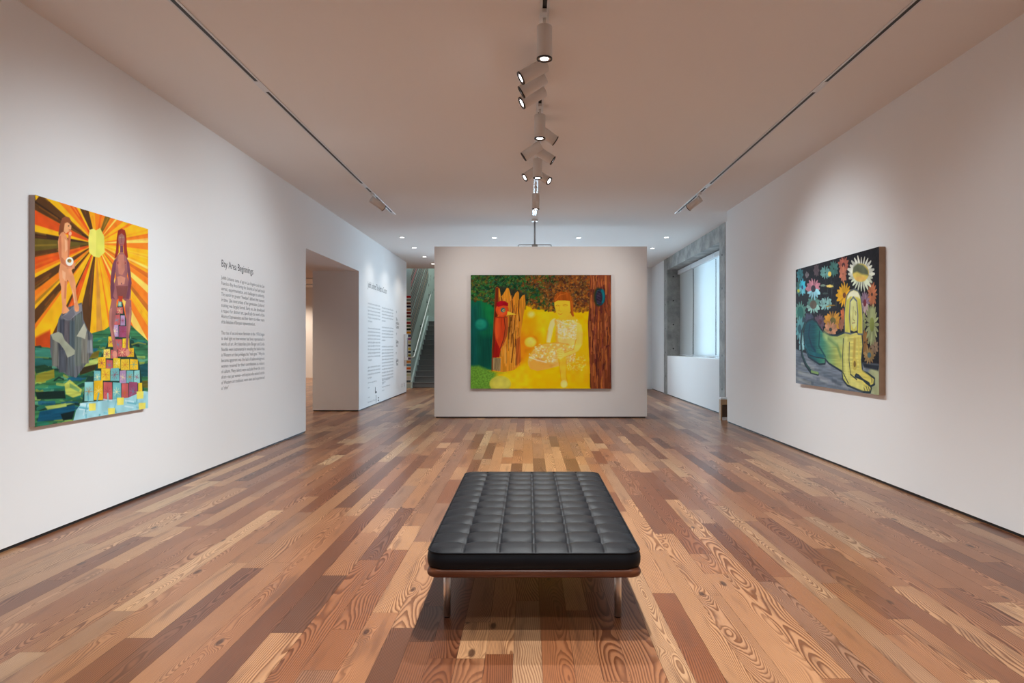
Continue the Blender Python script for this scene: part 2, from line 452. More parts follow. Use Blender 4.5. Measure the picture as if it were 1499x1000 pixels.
for k in range(70):
    y = 3.3 + 3.2*rnd.random(); z = 2.6 + 3.2*rnd.random()
    s = 0.03 + 0.05*rnd.random(); a = rnd.random()*3.1
    polys.append(([(0.002, y+s*math.cos(a+q)*(1.0 if i%2 else .5), z+s*math.sin(a+q)*1.2) for i, q in enumerate((0, 1.57, 3.14, 4.71))], rnd.choice([(40,50,52),(70,75,72),(50,60,70),(90,70,65)])))
colmesh('flying_specks', polys, MURALMAT, MU)
polys = []
sc = [(175,20,30),(120,130,115),(110,60,35),(35,32,60),(165,105,65),(120,25,25),(90,40,35),(100,150,125),(150,20,25),(60,70,35),(35,60,40),(215,140,30),(65,75,110),(150,80,130),(190,180,120),(30,25,25),(200,175,60),(30,45,60),(130,120,40),(100,70,105),(200,125,50),(90,140,160),(200,85,30),(40,40,40),(170,175,140),(200,190,175),(70,85,90)]
ztop, zbot = 2.90, 0.14
st = (ztop-zbot)/len(sc)
for i, c in enumerate(sc):
    z = ztop - (i+1)*st
    polys.append(([(-0.72, -0.002, z+0.30*st), (0.0, -0.002, z+0.30*st), (0.0, -0.002, z+0.92*st), (-0.72, -0.002, z+0.92*st)], c))
    polys.append(([(-0.72, -0.0015, z-0.05*st), (0.0, -0.0015, z-0.05*st), (0.0, -0.0015, z+0.30*st), (-0.72, -0.0015, z+0.30*st)], (205,200,185)))
colmesh('stacked_colour_bars', polys, MURALMAT, MU)

D = thing('door', 'dark blue door at the head of the grey stairs', 'door', (-3.0, 28.98, NS*RISE))
obj('door_leaf', box(bmesh.new(), -0.62, 0.35, -0.03, 0.0, 0, 2.05, 0.004), DOOR_BLUE, D)
obj('door_frame', box(box(bmesh.new(), -0.69, -0.62, -0.035, 0.01, 0, 2.12), -0.62, 0.35, -0.035, 0.01, 2.05, 2.12), STRINGER, D)

# ---------------------------------------------------------------- daybed
BX, BW, BY0, BL = 0.028, 0.99, 3.15, 2.00
ZF0, ZF1, ZT = 0.290, 0.333, 0.415
BE = thing('daybed_bench', 'low black tufted leather daybed bench on steel legs in the middle of the wooden floor', 'bench', (BX, BY0+BL/2, 0))
hx, hy = BW/2, BL/2
def rrect(hx, hy, r, z, n=8):
    P = []
    for cx, cy, a0 in ((hx-r, hy-r, 0), (-hx+r, hy-r, 90), (-hx+r, -hy+r, 180), (hx-r, -hy+r, 270)):
        for k in range(n+1):
            a = R(a0 + 90*k/n); P.append((cx + r*math.cos(a), cy + r*math.sin(a), z))
    return P
def stack(bm, loops, cap0=True, cap1=True, smooth=True):
    rings = [[bm.verts.new(p) for p in L] for L in loops]
    N = len(rings[0])
    for a, c in zip(rings, rings[1:]):
        for k in range(N): bm.faces.new((a[k], a[(k+1)%N], c[(k+1)%N], c[k])).smooth = smooth
    if cap0: bm.faces.new(rings[0])
    if cap1: bm.faces.new(rings[-1])
    return rings
# wooden frame with a rounded edge
b = bmesh.new()
L = []
for k in range(9):
    a = R(-90 + 180*k/8); L.append(rrect(hx+0.004 - 0.016*(1-math.cos(a)), hy+0.004 - 0.016*(1-math.cos(a)), 0.045, (ZF0+ZF1)/2 + (ZF1-ZF0)/2*math.sin(a)))
stack(b, L)
obj('frame', b, BENCHWOOD, BE)
# four round steel legs with a small foot pad
for sx in (-0.434, 0.423):
    for sy in (-hy+0.28, hy-0.28):
        b = bmesh.new(); lathe(b, [(0.018, 0.008), (0.018, ZF0+0.004)], 24)
        lg = obj('leg', b, CHROME, BE, loc=(sx, sy, 0))
        b = bmesh.new(); lathe(b, [(0.014, 0.0), (0.016, 0.003), (0.016, 0.010)], 20)
        obj('foot_pad', b, RING_BLACK, lg)
        b = bmesh.new(); lathe(b, [(0.030, ZF0-0.006), (0.030, ZF0+0.002)], 20)
        obj('leg_collar', b, CHROME, lg)
# cushion: boxed sides, crowned top of 6 x 12 squares pulled down along the seams
NXQ, NYQ = 6, 12
def top_z(x, y):
    u = (x+hx)/BW*NXQ; v = (y+hy)/BL*NYQ
    fu, fv = u-math.floor(u), v-math.floor(v)
    du, dv = min(fu, 1-fu), min(fv, 1-fv)              # distance to seam (0..0.5)
    eu = min(u, NXQ-u); ev = min(v, NYQ-v)              # distance to the outer edge
    pu = 1-(1-min(du/0.5, 1))**4.0; pv = 1-(1-min(dv/0.5, 1))**2.4
    p = (pu**0.75)*(pv**0.75)
    seam = (0.62+0.38*pu)*(0.22+0.78*pv)
    dip = math.exp(-((du/0.17)**2 + (dv/0.17)**2))
    edge = min(1, min(eu, ev)/0.5)
    # at the border the squares run out level into the welt
    if eu < 0.5: seam = (1-(1-eu/0.5)**3)*(0.22+0.78*pv)*(0.62+0.38*pu if eu > 0.25 else 1); dip = 0 if eu < 0.3 else dip
    if ev < 0.5:
        s2 = (1-(1-ev/0.5)**3)*(0.62+0.38*pu)
        seam = s2 if eu >= 0.5 else min(seam, s2)
    crown = 0.014*(1-(abs(x)/hx)**3)*(1-(abs(y)/hy)**4)
    seamcut = max(0.0035*math.exp(-((du if eu > 0.2 else 1)/0.016)**2), 0.0055*math.exp(-((dv if ev > 0.2 else 1)/0.020)**2))
    return ZT - 0.012 + crown + 0.013*seam - 0.009*dip*min(1, edge) - seamcut
SUB = 24
nx, ny = NXQ*SUB, NYQ*SUB
rc = 0.075
b = bmesh.new(); grid = []
for j in range(ny+1):
    row = []
    for i in range(nx+1):
        x = -hx + BW*i/nx; y = -hy + BL*j/ny
        z = top_z(x, y)
        # round the plan corners
        ax, ay = abs(x)-(hx-rc), abs(y)-(hy-rc)
        if ax > 0 and ay > 0:
            m = max(ax, ay); d = math.hypot(ax, ay); k = m/d
            x = math.copysign(hx-rc+ax*k, x); y = math.copysign(hy-rc+ay*k, y)
        row.append(b.verts.new((x, y, z)))
    grid.append(row)
for j in range(ny):
    for i in range(nx): b.faces.new((grid[j][i], grid[j][i+1], grid[j+1][i+1], grid[j+1][i])).smooth = True
rim = [grid[0][i] for i in range(nx)] + [grid[j][nx] for j in range(ny)] + [grid[ny][i] for i in range(nx, 0, -1)] + [grid[j][0] for j in range(ny, 0, -1)]
prev = rim
zb = ZF1-0.004
for off, fz in ((0.002, 0.93), (0.006, 0.8), (0.009, 0.55), (0.008, 0.3), (0.003, 0.10), (-0.008, 0.0)):
    ring = []
    for v in rim:
        n = Vector((v.co.x/hx, v.co.y/hy, 0))
        e = Vector((math.copysign(1, v.co.x) if abs(v.co.x) > hx-rc else 0, math.copysign(1, v.co.y) if abs(v.co.y) > hy-rc else 0, 0))
        if e.length: e.normalize()
        ring.append(b.verts.new((v.co.x + e.x*off, v.co.y + e.y*off, zb + (ZT-0.013-zb)*fz)))
    N = len(rim)
    for k in range(N): b.faces.new((prev[k], prev[(k+1)%N], ring[(k+1)%N], ring[k])).smooth = True
    prev = ring
b.faces.new(prev)
CU = obj('cushion', b, LEATHER, BE)
def welt(zc, off, name):
    P = [Vector(p) for p in rrect(hx+off, hy+off, rc+0.004, zc, 6)]
    P2 = []
    for i, p in enumerate(P):                      # subdivide long runs
        q = P[(i+1) % len(P)]; n = max(1, int((q-p).length/0.08))
        P2 += [p.lerp(q, k/n) for k in range(n)]
    b = bmesh.new(); rings = []
    N = len(P2)
    for i, p in enumerate(P2):
        d = (P2[(i+1)%N]-P2[i-1]).normalized(); u = Vector((d.y, -d.x, 0))
        rings.append([b.verts.new(p + u*0.0042*math.cos(2*math.pi*k/8) + Vector((0,0,1))*0.0042*math.sin(2*math.pi*k/8)) for k in range(8)])
    for i in range(N):
        for k in range(8): b.faces.new((rings[i][k], rings[i][(k+1)%8], rings[(i+1)%N][(k+1)%8], rings[(i+1)%N][k])).smooth = True
    obj(name, b, LEATHER, CU)
welt(ZT-0.010, 0.001, 'piping'); welt(ZF1+0.004, 0.000, 'piping')

# ---------------------------------------------------------------- small wooden bench past the end of the right wall
WB = thing('wooden_bench', 'low plywood bench end peeking out past the far end of the right wall', 'bench', (3.62, 12.36, 0))
obj('seat', box(bmesh.new(), -0.15, 0.11, -0.07, 0.07, 0.375, 0.41, 0.004), WHITE_METAL, WB)
obj('apron', box(bmesh.new(), -0.125, 0.085, -0.06, -0.04, 0.28, 0.375, 0.003), PLY, WB)
obj('side_panel', box(bmesh.new(), -0.15, -0.125, -0.06, 0.06, 0.0, 0.375, 0.003), PLY, WB)
obj('side_panel', box(bmesh.new(), 0.085, 0.11, -0.06, 0.06, 0.0, 0.375, 0.003), PLY, WB)
obj('back_panel', box(bmesh.new(), -0.125, 0.085, 0.0, 0.015, 0.05, 0.375, 0.002), PLY_DARK, WB)
obj('foot_rail', box(bmesh.new(), -0.125, 0.085, -0.05, 0.05, 0.0, 0.05, 0.006), WHITE_METAL, WB)

# ---------------------------------------------------------------- roller shades in the window
def shade(y0, y1, x, zb, label, sag):
    s = thing('roller_shade', label, 'roller shade', (x, (y0+y1)/2, zb), group='roller shades in the concrete window recess')
    w = (y1-y0)/2; h = WT-0.12-zb
    b = bmesh.new(); n, m = 12, 24; g = []
    for j in range(m+1):
        g.append([])
        for i in range(n+1):
            yy = -w + 2*w*i/n; zz = h*j/m
            e = abs(i/n*2-1)
            g[j].append(b.verts.new((sag*math.sin(math.pi*j/m)*(e**3)*(1 if i > n/2 else 0.5) + 0.004*math.sin(zz*2+yy*3), yy, zz)))
    for j in range(m):
        for i in range(n): b.faces.new((g[j][i], g[j][i+1], g[j+1][i+1], g[j+1][i])).smooth = True
    obj('fabric', b, SHADE, s)
    b = bmesh.new(); tube(b, [(0, -w, 0.0), (0, w, 0.0)], 0.012, 10); obj('hem_bar', b, TRACK_WHITE, s)
    b = bmesh.new(); box(b, -0.06, 0.03, -w, w, h-0.01, h+0.10, 0.004); obj('headbox', b, TRACK_WHITE, s)
    return s
shade(17.00, 18.46, 4.10, WS+0.02, 'white roller shade at the far left of the concrete window recess', 0.012)
shade(14.95, 16.93, 4.10, WS+0.02, 'widest white roller shade in the middle of the concrete window recess', 0.01)
shade(13.46, 14.88, 4.10, WS+0.02, 'narrow sliver of white roller shade next to the near concrete column', 0.008)

# ---------------------------------------------------------------- ceiling tracks and spotlights
def track(label, x, y0, y1, gaps, w=0.068):
    """white channel let into the ceiling; the dark slot is interrupted by white covers at gaps"""
    t = thing('lighting_track', label, 'lighting track', (x, (y0+y1)/2, ZC-0.001), group=None)
    ym = (y0+y1)/2; h = w/2
    b = bmesh.new()
    box(b, -h, -0.015, y0-ym, y1-ym, -0.006, 0.0, 0.001, 1); box(b, 0.015, h, y0-ym, y1-ym, -0.006, 0.0, 0.001, 1)
    for a, c in gaps: box(b, -0.015, 0.015, a-ym, c-ym, -0.0062, 0.0)
    obj('channel', b, TRACK_WHITE, t)
    obj('slot', box(bmesh.new(), -0.015, 0.015, y0-ym+0.02, y1-ym-0.02, -0.003, -0.0005), DARK_SLOT, t)
    return t
track('long recessed lighting track on the left side of the ceiling', -2.402, YN+0.3, 12.25, [(YN+0.3, YN+0.5), (6.04, 6.29), (9.88, 10.13), (10.45, 10.72), (12.03, 12.25)])
track('long recessed lighting track on the right side of the ceiling', 2.640, YN+0.3, 12.15, [(YN+0.3, YN+0.5), (6.05, 6.30), (9.90, 10.14), (10.42, 10.68), (12.0, 12.15)])
track('central ceiling lighting track carrying the row of spotlights', 0.115, YN+0.3, 12.3, [(YN+0.3, YN+0.5), (4.98, 6.4), (6.9, 12.3)])

SPOT_COL = (0.81, 0.93, 1.0)
WARM_COL = (0.92, 0.955, 0.96)
def lamp(name, loc, direction, power, size_deg, blend=0.6, col=SPOT_COL, radius=0.045, parent=None):
    l = bpy.data.lights.new(name, 'SPOT'); l.energy = power; l.spot_size = R(size_deg); l.spot_blend = blend
    l.color = col; l.shadow_soft_size = radius
    o = bpy.data.objects.new(name, l); COL.objects.link(o)
    o.location = loc; o.rotation_euler = Vector(direction).to_track_quat('-Z', 'Y').to_euler()
    return o
HOUSE = simple('white_spotlight_housing', (0.70, 0.68, 0.66), 0.45, spec=0.35, var=0.01)
def spotlight(label, x, y, d, power, ang, dim=False, group=None, length=0.235, blend=1.0, zp=3.575, col=None):
    """track head: adapter in the track, short stem, cylinder turned towards d, black baffle ring, lit lens"""
    d = Vector(d).normalized()
    t = thing('track_spotlight', label, 'spotlight', (x, y, ZC-0.01), group=group)
    b = bmesh.new(); box(b, -0.017, 0.017, -0.085, 0.085, -0.030, 0.0, 0.003); obj('track_adapter', b, WHITE_METAL, t)
    pz = zp-(ZC-0.01)
    b = bmesh.new(); tube(b, [(0, 0, -0.03), (0, 0, pz+0.02)], 0.011, 10); tube(b, [(0,0,pz+0.03), (0,0,pz+0.015)], 0.02, 12)
    obj('stem', b, WHITE_METAL, t)
    q = d.to_track_quat('-Z', 'Y').to_matrix().to_4x4()
    M = Matrix.Translation((0, 0, pz)) @ q
    b = bmesh.new(); lathe(b, [(0.035, 0.030), (0.050, 0.030), (0.0545, 0.024), (0.0545, -length+0.036)], 32)
    bmesh.ops.transform(b, matrix=M, verts=b.verts); hs = obj('housing', b, HOUSE, t)
    b = bmesh.new(); lathe(b, [(0.0550, -length+0.040), (0.0550, -length+0.030), (0.0485, -length+0.028), (0.038, -length+0.045)], 32, caps=False)
    bmesh.ops.transform(b, matrix=M, verts=b.verts); obj('baffle_ring', b, RING_BLACK, hs)
    b = bmesh.new(); lathe(b, [(0.039, -length+0.041), (0.030, -length+0.036), (0.010, -length+0.034)], 28)
    bmesh.ops.transform(b, matrix=M, verts=b.verts); obj('lens', b, LENS_DIM if dim else LENS, hs)
    p = Vector((x, y, zp)) + d*(length-0.01)
    lamp('spot_lamp', p, d, power*(1.2 if d.z < -0.95 else 1.0), ang, blend, col or (WARM_COL if d.z < -0.95 else SPOT_COL))
    return t
PW = 1.5
G1 = None
TX = 0.115
spotlight('nearest ceiling spotlight, a large white cylinder pointing straight down', TX, 4.80, (0, 0, -1), 250*PW, 130)
spotlight('bright tilted spotlight, uppermost of the three aimed at the left painting', TX, 5.42, (-0.86, -0.08, -0.50), 95*PW, 66)
spotlight('tilted spotlight with a black lens ring, middle of the three aimed left', TX, 5.68, (-0.85, 0.08, -0.52), 85*PW, 74, dim=True)
spotlight('bright tilted spotlight, lowest of the three aimed at the left wall', TX, 5.98, (-0.86, -0.12, -0.52), 90*PW, 68)
spotlight('white downward spotlight beside one turned away to the right', TX, 6.66, (0, 0, -1), 220*PW, 130)
spotlight('tilted spotlight facing away right, its lens hidden, behind a downward one', TX, 7.02, (0.80, 0.20, -0.50), 92*PW, 66, dim=True)
spotlight('small spotlight tilted left showing a thin lit crescent', TX, 7.62, (-0.80, 0.06, -0.54), 120*PW, 92, dim=True)
spotlight('small spotlight tilted right showing a thin lit crescent', TX, 7.80, (0.80, 0.00, -0.52), 95*PW, 70, dim=True)
spotlight('short downward spotlight between two bright tilted ones', TX, 8.24, (0, 0, -1), 200*PW, 130)
spotlight('small bright spotlight glaring towards the lower left of the central track', TX, 8.62, (-0.76, -0.22, -0.54), 115*PW, 92)
spotlight('small bright spotlight glaring towards the lower right of the central track', TX, 8.85, (0.74, -0.30, -0.50), 90*PW, 70)
spotlight('farthest downward spotlight on the central track before the thin pole', TX, 10.14, (0, 0.02, -1), 190*PW, 120)
TGT = Vector((0.24, 12.64, 1.60))
spotlight('white spotlight on the left ceiling track aimed at the central painting', -2.402, 10.58, TGT-Vector((-2.402, 10.58, 3.45)), 98*PW, 84, col=(1.0, 0.955, 0.90), length=0.24, zp=3.60)
spotlight('tan spotlight on the right ceiling track aimed at the central painting', 2.640, 10.55, TGT-Vector((2.64, 10.55, 3.45)), 98*PW, 84, col=(1.0, 0.955, 0.90), length=0.24, zp=3.60)
# heads of the same central track outside the picture
for y, d, p, a in ((3.02, (0,0,-1), 270, 130), (1.86, (0,0,-1), 160, 130), (0.3, (0,0,-1), 170, 130),
                   (3.9, (-0.84,0.10,-0.58), 95, 72), (4.1, (0.84,0.10,-0.60), 85, 76),
                   (2.3, (-0.80,0.05,-0.64), 80, 80), (2.4, (0.80,0.05,-0.64), 55, 80), (-0.8, (0,0,-1), 150, 110)):
    lamp('spot_lamp', (TX, y, 3.36), d, p*PW*(1.2 if d[2] == -1 else 1), a, 1.0, WARM_COL if d[2] == -1 else SPOT_COL)

# downlights over the far end
for i, (x, y, lb) in enumerate(((-2.745, 14.9, 'recessed downlight near the left wall, first of four in a receding row'),
        (-2.75, 16.5, 'recessed downlight near the left wall, second in the receding row'),
        (-2.76, 18.2, 'recessed downlight near the left wall, third in the receding row'),
        (-2.76, 19.8, 'recessed downlight at the far end of the left row, by the freestanding wall'),
        (-0.74, 14.95, 'recessed downlight above the freestanding wall, left of the thin pole'),
        (1.11, 14.95, 'recessed downlight above the freestanding wall, right of the thin pole'),
        (3.02, 14.9, 'recessed downlight near the window, the nearer of two on the right'),
        (3.02, 16.6, 'recessed downlight near the window, the farther of two on the right'))):
    t = thing('downlight', lb, 'downlight', (x, y, ZC), group='recessed downlights beyond the freestanding wall')
    b = bmesh.new(); lathe(b, [(0.066, 0.0), (0.064, -0.004), (0.047, -0.003), (0.045, 0.0)], 28, caps=False); obj('trim_ring', b, WHITE_METAL, t)
    b = bmesh.new(); lathe(b, [(0.0455, -0.0012), (0.0455, -0.0025)], 24); obj('lens', b, DOWN, t)
    lamp('downlight_lamp', (x, y, ZC-0.03), (0, 0, -1), 42*PW, 120, 1.0, (1.0, 0.93, 0.84))
for x, y in ((-0.74, 18.2), (1.11, 18.2)):
    lamp('downlight_lamp', (x, y, ZC-0.03), (0, 0, -1), 60*PW, 110, 0.6, (1.0, 0.93, 0.84))

# pole with its cross bracket over the freestanding wall
PO = thing('ceiling_pole', 'thin grey pole from the ceiling down to the top of the freestanding wall', 'pole', (0.125, 12.80, FZ))
GREYM = simple('grey_painted_steel', (0.30, 0.31, 0.32), 0.4, metal=0.5, var=0.02)
b = bmesh.new(); tube(b, [(0,0,0.02), (0,0,ZC-FZ-0.005)], 0.016, 12); obj('tube', b, GREYM, PO)
b = bmesh.new(); tube(b, [(-0.31,0,0.0), (-0.31,0,0.042), (-0.29,0,0.047), (0.29,0,0.047), (0.31,0,0.042), (0.31,0,0.0)], 0.008, 8); obj('bracket', b, GREYM, PO)
b = bmesh.new(); box(b, -0.055, 0.055, -0.05, 0.05, 0.0, 0.055, 0.006); obj('socket', b, GREYM, PO)
b = bmesh.new(); lathe(b, [(0.055, ZC-FZ-0.03), (0.06, ZC-FZ-0.001)], 20); obj('ceiling_cup', b, WHITE_METAL, PO)
# ---------------------------------------------------------------- writing on the walls
def wall_text(lines, size, mat, name, parent, width=None, pitch=None, plane='left', y0=0, z0=0, align=None):
    """lines = list of strings laid on the wall; each is stretched to width when it is a full line"""
    Vv, Ff = [], []
    for i, s in enumerate(lines):
        if not s.strip('* '): continue
        cu = bpy.data.curves.new('t', 'FONT'); cu.body = s.strip('*'); cu.size = size; cu.resolution_u = 2
        to = bpy.data.objects.new('t', cu); COL.objects.link(to)
        dg = bpy.context.evaluated_depsgraph_get(); me = bpy.data.meshes.new_from_object(to.evaluated_get(dg))
        vs = np.array([v.co[:] for v in me.vertices]); k = len(Vv)
        if len(vs):
            wx = vs[:, 0].max()-vs[:, 0].min(); sc = 1.0
            if width and not s.endswith('*'): sc = width/wx
            elif width: sc = 0.80*size/size
            for v in vs: Vv.append((0.0, v[0]*sc, v[1]-i*(pitch or 0)))
            for p in me.polygons: Ff.append(tuple(k+q for q in p.vertices))
        bpy.data.objects.remove(to); bpy.data.meshes.remove(me); bpy.data.curves.remove(cu)
    me = bpy.data.meshes.new(name); me.from_pydata(Vv, [], Ff); me.materials.append(mat)
    o = bpy.data.objects.new(name, me); COL.objects.link(o); o.parent = parent; o.location = (0.0015, y0, z0)
    return o
T1 = thing('wall_text', 'black lettered wall text headed Bay Area Beginnings beside the left painting', 'wall text', (XL, 7.69, 0))
wall_text(['Bay Area Beginnings'], 0.118, INK, 'heading', T1, width=0.885, y0=0, z0=2.245)
para = ['Judith Linhares came of age in Los Angeles and the San', 'Francisco Bay Area during the decades of civil and social', 'unrest, experimentation, and challenge to authority.',
 'The search for greater \u201cfreedom\u201d defined that moment', 'in time. Like most artists of her generation, Linhares\u2019', 'training was largely formal. Early on, she developed', 'a respect for abstract art, specifically the work of the',
 'Abstract Expressionists and their desire to reflect many', 'of the limitations of European representational art.*']
para2 = ['The rise of second-wave feminism in the 1970s began', 'to shed light on how women had been represented in', 'works of art. Art historians John Berger and Linda', 'Nochlin were instrumental in revealing the built-in bias',
 'in Western art that privileges the \u201cmale gaze.\u201d Why she', 'became apparent was the lack of acknowledgment', 'women received for their contributions as makers', 'of culture. Many talents were excluded from the story',
 'of art\u2014not just women\u2014and anyone who existed outside', 'of Western art traditions were seen and experienced', 'as \u201cother\u201d*']
wall_text(para, 0.058, INK_GREY, 'paragraph', T1, width=1.26, pitch=0.0625, y0=0, z0=2.105)
wall_text(para2, 0.058, INK_GREY, 'paragraph', T1, width=1.26, pitch=0.0625, y0=0, z0=2.105-10*0.0625)
T2 = thing('wall_text', 'tall two-column introduction text on the far white wall past the opening', 'wall text', (XL, 14.73, 0))
wall_text(['Judith Linhares: The Artist as Curator'], 0.20, INK, 'heading', T2, width=1.98, y0=0, z0=2.60)
w = 'artists painting light women colour story dream figure nature myth wild gallery works curator friend vision time form life west coast generation studio practice'.split()
rw = random.Random(5)
def filler(n, nchar, last=True):
    out = []
    for i in range(n):
        s = ''
        while len(s) < nchar: s += rw.choice(w) + ' '
        out.append(s.strip() + ('*' if last and i == n-1 else ''))
    if last: out[-1] = out[-1][:int(nchar*0.6)] + '*'
    return out
def blockcol(counts, y0, z0, wd, nm):
    L = []
    for n in counts: L += filler(n, 34) + ['']
    return wall_text(L, 0.060, INK_GREY, nm, T2, width=wd, pitch=0.0770, y0=y0, z0=z0)
blockcol((6, 10, 4), 0.0, 2.24, 1.22, 'text_column')
blockcol((5, 5, 12), 1.42, 2.22, 1.35, 'text_column')
wall_text(['Generous support for this', 'exhibition*', '', 'community*', 'foundation of the arts'], 0.05, INK_GREY, 'small_print', T2, width=0.85, pitch=0.105, y0=0.0, z0=0.52)
wall_text(['support made possible', 'in part by the*', 'trustees and members of', 'the arts council*'], 0.05, INK_GREY, 'small_print', T2, width=0.95, pitch=0.080, y0=1.42, z0=0.50)
b = bmesh.new()
box(b, -0.001, 0.001, 0.70, 0.74, 0.26, 0.40); box(b, -0.001, 0.001, 0.74, 0.86, 0.26, 0.30); box(b, -0.001, 0.001, 0.78, 0.81, 0.04, 0.22); box(b, -0.001, 0.001, 0.98, 1.08, 0.12, 0.15); box(b, -0.001, 0.001, 0.98, 1.08, 0.06, 0.09)
obj('emblem', b, INK, T2, loc=(0.001, 0, 0))
T3 = thing('wall_text', 'narrow column of bold gallery directions at the far end of the text wall', 'wall text', (XL, 17.85, 0))
wall_text(['\u2192', '', 'The', 'Artist as', 'Curator*', '', '\u2191', '', 'Gallery', 'Two*', '', '\u2190', '', 'Gallery', 'Three*'], 0.125, INK, 'lettering', T3, width=None, pitch=0.098, y0=0, z0=2.18)
# fittings at the end of the text wall
C1 = thing('wall_box', 'tall white box with a grey slot fixed near the far end of the text wall', 'wall box', (XL, 19.17, 0.93))
obj('casing', box(bmesh.new(), 0, 0.055, -0.19, 0.19, 0, 0.72, 0.008), WHITE_METAL, C1)
obj('slot', box(bmesh.new(), 0.053, 0.060, 0.03, 0.13, 0.07, 0.62, 0.004), GREYM, C1)
obj('lower_tray', box(bmesh.new(), 0, 0.04, -0.15, 0.02, -0.165, -0.002, 0.004), simple('beige_tray', (0.55,0.48,0.43), 0.6), C1)
for y, lb in ((18.70, 'white outlet low on the text wall, the left of the pair'), (19.05, 'white outlet low on the text wall, the right of the pair')):
    o = thing('wall_outlet', lb, 'outlet', (XL, y, 0.24), group='outlets at the far end of the text wall')
    obj('plate', box(bmesh.new(), 0, 0.008, -0.04, 0.04, -0.06, 0.06, 0.003), WHITE_METAL, o)
    obj('socket', box(box(bmesh.new(), 0.0075, 0.0095, -0.015, 0.015, 0.01, 0.04), 0.0075, 0.0095, -0.015, 0.015, -0.04, -0.01), GREYM, o)
# tracks in the side gallery seen through the opening
for y, lb in ((24.0, 'white ceiling track in the side gallery seen through the opening, the nearer'), (26.4, 'white ceiling track in the side gallery seen through the opening, the farther')):
    t = thing('lighting_track', lb, 'lighting track', (-8.2, y, ZC-0.001))
    obj('channel', box(bmesh.new(), -3.6, 3.6, -0.035, 0.035, -0.03, 0.0), TRACK_WHITE, t)
    obj('slot', box(bmesh.new(), -3.58, 3.58, -0.012, 0.012, -0.032, -0.029), DARK_SLOT, t)

# ---------------------------------------------------------------- light from outside, side gallery, stairwell
W = bpy.data.worlds.new('world'); scene.world = W; W.use_nodes = True
wn = W.node_tree; bg = wn.nodes['Background']
bg.inputs[0].default_value = (0.56, 0.81, 1.0, 1); bg.inputs[1].default_value = 6.0
def area(name, loc, direction, sx, sy, power, col):
    l = bpy.data.lights.new(name, 'AREA'); l.shape = 'RECTANGLE'; l.size = sx; l.size_y = sy; l.energy = power; l.color = col
    o = bpy.data.objects.new(name, l); COL.objects.link(o); o.location = loc
    o.rotation_euler = Vector(direction).to_track_quat('-Z', 'Z').to_euler(); return o
area('daylight_lamp', (4.75, 15.0, 2.3), (-1, 0, -0.08), 3.2, 2.6, 260, (0.50, 0.78, 1.0))
area('daylight_lamp', (0.3, YB+0.9, 2.2), (0, -1, -0.08), 2.9, 2.4, 760, (0.56, 0.80, 1.0))  # lamp behind the added back window, to brighten the far end
area('stair_fill_lamp', (-2.6, 25.0, 6.15), (0, 0, -1), 1.8, 5.0, 130, (0.92, 1.0, 0.97))  # area lamp added under the stairwell ceiling, which has no opening
for x, y in ((-8.0, 24.0), (-7.0, 18.0), (-7.0, 12.5), (-9.5, 26.4)):
    lamp('gallery_lamp', (x, y, 3.6), (0, 0.1, -1), 300*PW, 130, 0.7, (1.0, 0.80, 0.62))

# ================================================================ the three paintings
def vnoise(H, W, cy, cx, rs):
    """smooth value noise in 0..1: grid of cy x cx cells blown up to H x W"""
    g = rs.rand(cy+2, cx+2)
    y = np.linspace(0, cy, H, endpoint=False); x = np.linspace(0, cx, W, endpoint=False)
    yi, xi = y.astype(int), x.astype(int); fy, fx = (y-yi)[:, None], (x-xi)[None, :]
    fy = fy*fy*(3-2*fy); fx = fx*fx*(3-2*fx)
    a, b_ = g[yi][:, xi], g[yi][:, xi+1]; c, d = g[yi+1][:, xi], g[yi+1][:, xi+1]
    return (a*(1-fx)+b_*fx)*(1-fy) + (c*(1-fx)+d*fx)*fy

